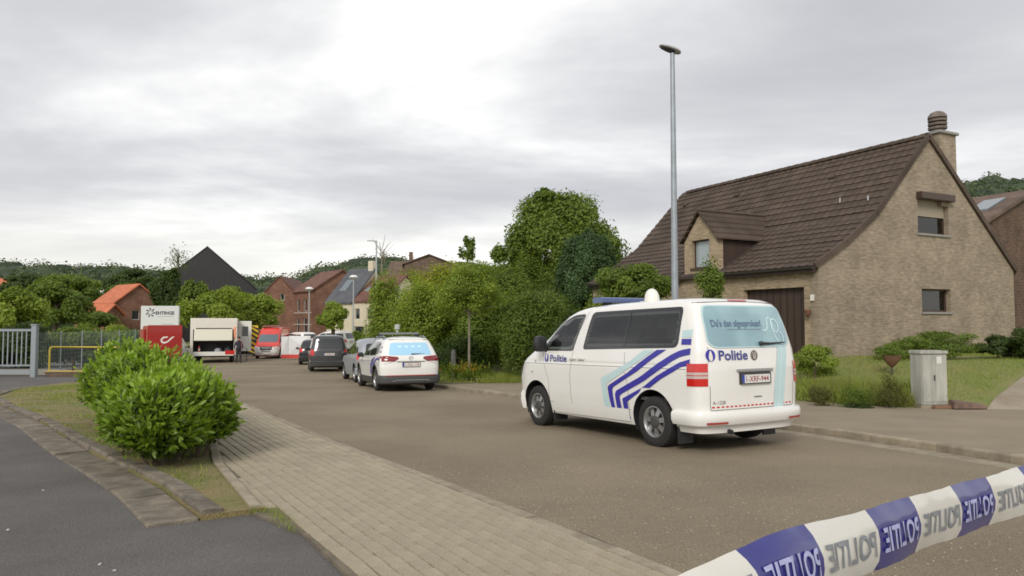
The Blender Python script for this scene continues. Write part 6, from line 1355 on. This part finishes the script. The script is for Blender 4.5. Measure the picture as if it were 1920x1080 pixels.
# ------------------------------------------------------------------ police tape across the corner
def tape():
    # ribbon from the lower edge of the view up to the right, sagging and slightly twisted
    ks_ = [(-.06, (1110, 1262), .86, 118), (.0, (1250, 1176), .93, 112), (.2, (1462, 1066), 1.04, 104), (.4, (1572, 1034), 1.15, 98), (.55, (1668, 1000), 1.26, 92), (.7, (1742, 973), 1.37, 88), (.83, (1810, 952), 1.47, 84), (1, (1878, 931), 1.58, 80), (1.15, (1960, 905), 1.72, 76)]
    C3 = np.array([at(p[1][0], p[1][1], p[2]) for p in ks_]); s0 = np.r_[0, np.cumsum(np.linalg.norm(np.diff(C3, axis=0), axis=1))]
    C = resample([tuple(c) for c in C3], 240); sm = np.copy(C)
    for _ in range(30): sm[1:-1] = (sm[:-2]+sm[1:-1]*2+sm[2:])/4
    sL = np.r_[0, np.cumsum(np.linalg.norm(np.diff(sm, axis=0), axis=1))]; tot = sL[-1]; W_ = .100
    def P(s, v, off=0):
        s = s+.016*(1-(v/(W_*.5))**2)-.010-.12*v
        s = min(max(s, 0), tot); i = min(int(np.searchsorted(sL, s)), 239); i = max(i, 1); f = (s-sL[i-1])/max(sL[i]-sL[i-1], 1e-9); c = sm[i-1]*(1-f)+sm[i]*f; t_ = sm[i]-sm[i-1]; t_ = t_/np.linalg.norm(t_)
        tw = .10*math.sin(s*5)+.12; up = np.array([0, math.sin(tw), math.cos(tw)]); up = up-t_*np.dot(up, t_); up /= np.linalg.norm(up); nn = np.cross(t_, up); nn = nn if nn[1] < 0 else -nn
        wv_ = .0030*math.sin(s*22+v*25)*(abs(v)*16+.3)+.010*(1-(v/(W_*.5))**2)+.0008*math.sin(s*90+v*140)
        return tuple(c+up*v+nn*(off+wv_))
    t = thing('police_tape', 'blue and white police barrier tape with printed lettering, strung across the corner', 'barrier tape', tuple(sm[0])); o0 = Vector(sm[0])
    MWt = mat('tape white', (.64, .62, .57), .28, coat=.6); MBt = mat('tape blue', (.030, .032, .20), .28, coat=.6); ML1 = mat('tape pale print', (.40, .42, .66), .4); ML2 = mat('tape grey print', (.22, .235, .26), .4)
    # segment boundaries follow the photograph
    def s_of(px):
        for i in range(len(sm)-1):
            r_ = sm[i]; q = (r_[0], r_[1], r_[2]-CAMH); d = q[1]*math.cos(PIT)+q[2]*math.sin(PIT); x = 960+FPX*q[0]/d
            if x >= px: return sL[i]
        return tot
    bd = [0]+[s_of(x) for x in (1160, 1275, 1408, 1528, 1632, 1714, 1790, 1852, 1922)]+[tot]
    for i in range(len(bd)-1):
        a_, b_ = bd[i], bd[i+1]
        if b_-a_ < .004: continue
        n = 14; blue = (i % 2 == 1); rs = [[tuple(Vector(P(a_+(b_-a_)*j/n, -W_/2+W_*q/6))-o0) for j in range(n+1)] for q in range(7)]
        sg_ = MB().rings(rs, closed=False, cap=False).build('tape_segment', MBt if blue else MWt, t, smooth=True)
        if b_-a_ > .05:
            V, F = text_mesh('POLITIE', .055, (b_-a_)*.84, .0012); mb = MB(); mb.add([tuple(Vector(P((a_+b_)/2-v[0], v[1]-.022, .0028))-o0) for v in V], F); mb.build('tape_lettering', ML1 if blue else ML2, sg_)
tape()
# ------------------------------------------------------------------ laurel hedge in the island
def hedge():
    rng = np.random.default_rng(77); poly = [(-3.62, 7.95), (-3.05, 8.55), (-3.9, 10.3), (-5.2, 12.6), (-7.3, 13.3), (-7.6, 12.6), (-5.6, 10.2)]
    t = thing('laurel_hedge', 'bright green laurel hedge with large glossy leaves on the grass island', 'hedge', (-5.0, 10.3, 0)); o0 = np.array([-5.0, 10.3, 0])
    # shoots: many upright leafy sprigs inside a lumpy volume
    cen = [(-3.86, 7.98, .42, .38), (-3.92, 8.30, .45, .42), (-3.78, 8.75, .44, .38), (-4.35, 8.75, .43, .42), (-4.20, 9.5, .44, .44), (-4.75, 9.5, .43, .46), (-4.65, 10.4, .46, .48), (-5.15, 10.4, .46, .48), (-5.15, 11.3, .49, .50), (-5.80, 11.3, .55, .54), (-6.25, 12.1, .62, .56), (-5.75, 12.3, .56, .52), (-6.75, 12.6, .66, .56), (-6.9, 13.3, .66, .5)]
    Ps, Ns, As, Ts = [], [], [], []
    for ci, (cx, cy, hh, rr) in enumerate(cen):
        g = float(G(cy))+.05; n = 470 if ci < 5 else 400
        D = unit(rng.normal(size=(n, 3))); D[:, 2] = np.abs(D[:, 2])*1.1-.45; D = unit(D)
        rad = 1+.24*np.clip(lump(D, rng, 6, 4.2), -1.4, .35)
        base = np.array([cx, cy, g+hh])+D*np.array([rr, rr, hh*1.02])[None]*rad[:, None]*.95
        base[:, 2] = np.maximum(base[:, 2], g+.10+.1*rng.random(n))
        sh_dir = unit(D*.85+np.array([0, 0, .60])+rng.normal(size=(n, 3))*.5); L_ = .14+.12*rng.random(n)+.16*(rng.random(n) > .93)
        for q in range(7):
            f = q/6.; pos = base+sh_dir*(L_*(f-.55))[:, None]
            ang = rng.random(n)*6.28; u_ = unit(np.cross(sh_dir, rng.normal(size=(n, 3)))); ax = unit(u_*(1.15-f*.75)+sh_dir*(.45+.8*f)); nn = unit(np.cross(ax, np.cross(sh_dir, ax)))
            nn = np.where((nn*sh_dir).sum(1, keepdims=True) < 0, -nn, nn)
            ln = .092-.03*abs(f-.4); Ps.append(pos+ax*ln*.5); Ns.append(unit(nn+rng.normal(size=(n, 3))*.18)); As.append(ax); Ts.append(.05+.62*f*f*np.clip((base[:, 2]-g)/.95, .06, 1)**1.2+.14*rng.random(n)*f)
        # inner leaves, shade of the hedge gaps put into their dark tone
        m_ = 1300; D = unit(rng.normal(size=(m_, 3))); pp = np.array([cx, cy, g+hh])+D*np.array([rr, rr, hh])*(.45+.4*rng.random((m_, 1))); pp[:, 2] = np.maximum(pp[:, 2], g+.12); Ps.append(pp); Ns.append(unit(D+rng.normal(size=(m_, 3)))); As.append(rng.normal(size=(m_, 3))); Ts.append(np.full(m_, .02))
    P = np.concatenate(Ps); Nn = np.concatenate(Ns); A_ = np.concatenate(As); T = np.concatenate(Ts); n = len(P)
    A_ = unit(A_-Nn*(A_*Nn).sum(1, keepdims=True)); B_ = np.cross(Nn, A_); Ls = (.100*(.7+.5*rng.random(n)))[:, None]; Wd = Ls*.19
    # leaf: 8 verts, folded along the midrib, tip drooping
    prof = [(-.5, .10), (-.15, .95), (.22, .80), (.5, .03)]; rows = []
    for a_, w_ in prof:
        dr = -Nn*Ls*(.10*(a_+.5)**2); rows += [P+A_*Ls*a_-B_*Wd*w_+Nn*Wd*.30*w_+dr, P+A_*Ls*a_+dr, P+A_*Ls*a_+B_*Wd*w_+Nn*Wd*.30*w_+dr]
    V = np.stack(rows, 1)-o0; base = (np.arange(n)*12)[:, None]; fq = []
    for i in range(3):
        for j in range(2): fq.append(base+np.array([3*i+j, 3*i+j+1, 3*i+j+4, 3*i+j+3]))
    F = np.stack(fq, 1)
    camd = np.linalg.norm(P[:, :2], axis=1)-.0*P[:, 2]; facing = (Nn*unit(np.array([0, 0, CAMH])-P)).sum(1); score = camd-.4*np.abs(facing)-.8*T
    idx = np.argsort(score); pick = idx[T[idx] > .12][:300]; mask = np.ones(n, bool); mask[pick] = False
    Fm = F[mask].reshape(-1, 4); Vm = V.reshape(-1, 3); ids = np.arange(n*12).reshape(n, 12)[mask].ravel(); remap = np.full(n*12, -1); remap[ids] = np.arange(len(ids))
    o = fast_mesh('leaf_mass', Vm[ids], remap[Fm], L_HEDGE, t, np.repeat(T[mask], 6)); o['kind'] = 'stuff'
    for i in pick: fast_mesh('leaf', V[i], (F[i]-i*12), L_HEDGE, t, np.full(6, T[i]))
    k = MB(); rnd_ = random.Random(3)
    for cx, cy, hh, rr in cen:
        g = float(G(cy))+.03
        for q in range(3):
            a_ = rnd_.random()*6.28; k.tube([(cx-o0[0]+.06*math.cos(a_), cy-o0[1]+.06*math.sin(a_), g-.05), (cx-o0[0]+.25*math.cos(a_), cy-o0[1]+.25*math.sin(a_), g+.35), (cx-o0[0]+.5*rr*math.cos(a_), cy-o0[1]+.5*rr*math.sin(a_), g+.9)], [.020, .014, .006], 6)
    ob_ = k.build('stem', M_BARK, t, smooth=True); ob_['kind'] = 'stuff'
hedge()
# ------------------------------------------------------------------ shrubs and trees
def at_tree(name, label, cat, px, pyc, rx_px, ry_px, Y, ncl, nlf, leaf, m, seed, zb=None, group=None, crad=.32, depth=None, **kw):
    c = at(px, pyc, Y); k = Y/FPX; rx, rz = rx_px*k, ry_px*k; zb = float(terr(c[0], Y)) if zb is None else zb
    cz_ = c[2]-zb
    if not kw.get('trunk', True):
        top_ = cz_+rz; cz_ = top_*.47; rz = top_*.55
    return tree(name, label, cat, (c[0], Y, zb), (0, 0, cz_), (rx, depth or rx*.85, rz), ncl, nlf, leaf, m, seed=seed, group=group, crad=crad, **kw)
at_tree('large_tree', 'large round dense tree towering over the shrubs, behind the conifer', 'tree', 1052, 468, 112, 108, 41, 95, 60000, .19, L_MID, 1, crad=.25, fill=.22, trunk_r=.35, extra=[((-2.5, -.3, 4.3), (1.5, 1.4, 1.6), 10, 4500), ((1.9, -.6, 5.0), (1.6, 1.4, 1.5), 10, 4500), ((-.9, -.5, 7.6), (1.2, 1.2, .95), 8, 3000), ((0, 0, 5.6), (2.7, 2.3, 2.6), 30, 9000)])
at_tree('weeping_conifer', 'dark rounded weeping conifer in front of the large round tree', 'tree', 1101, 518, 56, 82, 33, 110, 52000, .14, L_CYP, 2, crad=.26, fill=.15, aspect=.3, trunk_r=.16)
at_tree('young_tree', 'young street tree with thin pale trunk and feathery crown near the police SUV', 'tree', 880, 548, 74, 56, 25.6, 70, 16000, .095, L_LIGHT, 3, zb=-.52, crad=.28, fill=.7, trunk_r=.05, limbs=9, bark=M_BARKP, aspect=.4)
at_tree('slender_tree', 'thin sparse tree top sticking up above the yellow green shrubs', 'tree', 878, 470, 17, 32, 34, 14, 900, .16, L_MID, 4, crad=.4, fill=.6, trunk_r=.05, limbs=5)
sh_ = [('yellow green bushy shrub high behind the others', 835, 550, 85, 62, 33, L_YEL, 26000, .13), ('light green shrub nearest the cream houses', 728, 600, 58, 82, 36, L_LIGHT, 20000, .13), ('mid green shrub behind the police SUV roof', 800, 605, 60, 75, 31, L_LIGHT, 18000, .12),
       ('dark green shrub filling the gap behind the young tree', 905, 625, 75, 92, 30, L_MID, 26000, .12), ('broad grey green shrub with drooping sprays beside the young tree', 945, 560, 75, 62, 33, L_MID, 22000, .13),
       ('low dark shrub at the grass verge before the young tree', 860, 672, 55, 42, 29, L_DARK, 12000, .11), ('large shrub bending over the footpath in front of the van', 1000, 630, 85, 92, 26.5, L_MID, 34000, .10), ('dark shrub beside the van windscreen', 1075, 660, 70, 85, 24.5, L_DARK, 20000, .10),
       ('bright young shrub just above the van light bar', 1125, 605, 62, 52, 22.5, L_LIGHT, 14000, .09), ('green shrub between the conifer and the lamp post', 1150, 575, 55, 62, 24, L_MID, 14000, .10), ('shaded shrub under the large round tree', 985, 520, 50, 50, 36, L_MID, 12000, .14)]
for i, (lb, px, py, rx, ry, Y, m, nl, lf) in enumerate(sh_):
    at_tree('shrub', 'leafy '+lb, 'shrub', px, py, rx, ry, Y, 30, nl, lf, m, 20+i, group='shrubs along the footpath', crad=.36, fill=.45, trunk=False, limbs=5, trunk_r=.06, aspect=.45, trunk_name='stem', depth=rx*Y/FPX*.8)
at_tree('garden_tree', 'small tree in front of the tiled roof, between lamp post and conifer', 'tree', 1192, 533, 68, 46, 22.5, 40, 15000, .10, L_MID, 40, crad=.30, fill=.4, trunk_r=.07)
at_tree('garden_tree', 'small open tree growing under the dormer window', 'tree', 1332, 532, 34, 44, 20.0, 18, 2400, .085, L_MID, 43, crad=.42, fill=.8, trunk_r=.05, limbs=10)
# planting along the brick house
pl = [('tall feathery green border plant against the brick gable', 1760, 650, 80, 30, 19.9, L_MID, 9000, .07), ('feathery border plants right beneath the small lower window', 1685, 662, 50, 22, 19.6, L_MID, 5000, .06), ('dark leafy shrub at the far corner of the brick gable', 1870, 658, 45, 30, 20.0, L_DARK, 7000, .09),
      ('bright shrub at the front corner of the brick house', 1528, 676, 48, 30, 18.6, L_LIGHT, 7000, .07), ('dark green shrub beside the drive ramp', 1935, 650, 40, 35, 19.5, L_DARK, 5000, .09)]
for i, (lb, px, py, rx, ry, Y, m, nl, lf) in enumerate(pl):
    at_tree('border_plant', lb, 'shrub', px, py, rx, ry, Y, 26, nl, lf, m, 50+i, group='planting along the brick house', crad=.3, fill=.5, trunk=False, limbs=4, trunk_r=.02, aspect=.35, trunk_name='stem')
wd = [('grey green weeds at the lawn edge nearest the van', 1535, 745, 34, 22, 15.4, L_OLIVE), ('tall green weeds in the middle of the lawn edge', 1605, 742, 34, 28, 15.0, L_MID), ('brownish weed clump beside the utility cabinet', 1665, 735, 38, 34, 14.9, L_OLIVE), ('dark weeds at the foot of the utility cabinet', 1615, 765, 26, 12, 14.8, L_DARK)]
for i, (lb, px, py, rx, ry, Y, m) in enumerate(wd):
    at_tree('weed_clump', lb, 'weeds', px, py, rx, ry, Y, 20, 3200, .045, m, 60+i, crad=.35, fill=.8, trunk=False, limbs=5, trunk_r=.01, aspect=.25, group='weeds on the lawn edge', trunk_name='stem')
# flowers by the young tree
fl_ = at(868, 692, 25.4); t = thing('flower_clump', 'orange and yellow lilies beside the young tree', 'flowers', (fl_[0], 25.4, float(G(25.4))+.2)); rng = np.random.default_rng(4)
P = rng.normal(size=(200, 3))*np.array([.34, .2, .09])+np.array([0, 0, .36]); V, Fq = leaf_quads(P, unit(rng.normal(size=(200, 3))), .08, .6, rng); fast_mesh('blossom', V, Fq, leaf_mat('lily petals', (.40, .10, .02), (.50, .40, .05)), t, rng.random(200)*.5)
P = rng.normal(size=(900, 3))*np.array([.45, .22, .14])+np.array([0, 0, .22]); V, Fq = leaf_quads(P, unit(rng.normal(size=(900, 3))), .22, .12, rng, axis=np.tile([[0, .2, 1.]], (900, 1))+rng.normal(size=(900, 3))*.3); fast_mesh('foliage', V, Fq, L_LIGHT, t, rng.random(900)*.4)
# left side trees
lt_ = [('broad leafy tree', 'big spreading green tree beyond the gate', 105, 570, 70, 48, 62, L_MID, 14000, .30), ('x', 'tree with dark crown at the edge of the view beyond the gate', 20, 590, 60, 50, 56, L_LIGHT, 11000, .27), ('x', 'low round tree beside the orange roofed annex', 185, 605, 40, 22, 70, L_MID, 5000, .27),
       ('x', 'tall dark tree between the orange house and the barn', 312, 560, 38, 66, 66, L_DARK, 13000, .26), ('x', 'light green spreading tree above the box truck', 400, 590, 62, 48, 62, L_LIGHT, 13000, .26), ('x', 'light green tree between the truck and the fire van', 480, 590, 50, 46, 66, L_LIGHT, 11000, .26),
       ('x', 'rounded tree in front of the black barn', 365, 560, 30, 40, 78, L_MID, 6000, .3), ('x', 'small round street tree before the cream house', 625, 598, 30, 30, 60, L_LIGHT, 6500, .20), ('x', 'tree rising on the slope right behind the gate', 45, 545, 60, 28, 95, L_DARK, 8000, .4), ('x', 'round tree on the slope behind the big spreading tree', 150, 545, 55, 28, 98, L_MID, 8000, .4),
       ('x', 'dark tree behind the orange roofed house', 240, 528, 50, 24, 108, L_DARK, 7000, .42), ('x', 'tree crown on the slope beside the white building', 235, 552, 40, 20, 104, L_MID, 5000, .42), ('x', 'bushy tree below the barn', 440, 560, 28, 26, 88, L_MID, 5000, .34)]
for i, (_, lb, px, py, rx, ry, Y, m, nl, lf) in enumerate(lt_):
    at_tree('leafy_tree', lb, 'tree', px, py, rx, ry, Y, 30, nl, lf, m, 80+i, crad=.3, fill=.5, trunk_r=.25, group='trees beyond the yard', limbs=4, zb=float(G(Y))-.1)
# slim twig sticking out of the tall dark tree, and the bare dead tree on the hill
c = at(329, 500, 66); k = MB(); rnd_ = random.Random(6)
t = thing('sparse_tree_top', 'thin feathery tree top sticking out above the tall dark tree', 'tree', (c[0], 66.5, c[2]-6)); k.tube([(0, 0, -2), (0, 0, 5), (.1, 0, 7.2)], [.12, .06, .02], 6)
for i in range(16):
    h = 5+i*.14; a_ = rnd_.random()*6.28; k.tube([(0, 0, h), (.5*math.cos(a_), .3*math.sin(a_), h+.5), (.75*math.cos(a_), .4*math.sin(a_), h+1.0)], [.03, .02, .01], 5)
k.build('trunk', M_BARK, t); P = rng.normal(size=(420, 3))*np.array([.55, .4, .6])+np.array([.05, 0, 6.6]); V, Fq = leaf_quads(P, unit(rng.normal(size=(420, 3))), .2, .4, rng); fast_mesh('crown', V, Fq, L_MID, t, rng.random(420)*.4)
c = at(716, 492, 130); t = thing('bare_tree', 'bare dead tree with thin branches on the hill beside the slim lamp', 'tree', (c[0], 130, c[2]-3)); k = MB(); k.tube([(0, 0, -2), (0, 0, 3), (-.4, 0, 6.6)], [.2, .14, .04], 6)
for i in range(14):
    h = 2.5+i*.22; a_ = rnd_.random()*6.28; l_ = 1.3+rnd_.random()*1.6; k.tube([(0, 0, h), (l_*.5*math.cos(a_), l_*.4*math.sin(a_), h+.6*l_*.6), (l_*math.cos(a_), l_*.8*math.sin(a_), h+l_*.85)], [.07, .045, .02], 5)
k.build('trunk', M_BARKP, t)
# dark hedge bank behind the yard, and the garden greenery round the far houses
hb = [('clipped dark hedge behind the yard gate', 30, 650, 75, 42, 41, L_DARK, 16000), ('overgrown green hedge behind the mesh fence', 140, 640, 75, 34, 44, L_MID, 15000), ('low green hedge before the orange roofed house', 235, 640, 50, 24, 48, L_MID, 9000), ('light green hedge strip beside the company sign', 215, 622, 40, 14, 56, L_LIGHT, 5000)]
for i, (lb, px, py, rx, ry, Y, m, nl) in enumerate(hb):
    at_tree('bank_hedge', lb, 'hedge', px, py, rx, ry, Y, 34, nl, .17, m, 110+i, crad=.32, fill=.4, trunk=False, limbs=3, trunk_r=.06, trunk_name='stem', depth=1.6)
for i, (lb, px, py, rx, ry, Y, m) in enumerate([('wide dark shrub under the trees above the truck', 440, 640, 60, 26, 72, L_DARK), ('shrub beneath the hillside houses', 770, 515, 42, 22, 95, L_YEL), ('shrub below the low gabled hillside house', 850, 520, 55, 26, 95, L_LIGHT), ('shrub at the foot of the hill beside the slim lamp', 700, 525, 40, 28, 98, L_MID), ('shrubs at the foot of the cream house', 668, 640, 24, 14, 66, L_MID)]):
    at_tree('far_shrub', lb, 'shrub', px, py, rx, ry, Y, 20, 5000, .32, m, 130+i, crad=.34, fill=.4, trunk=False, limbs=3, trunk_name='stem', group='greenery between the far houses', zb=float(G(Y))-.1)
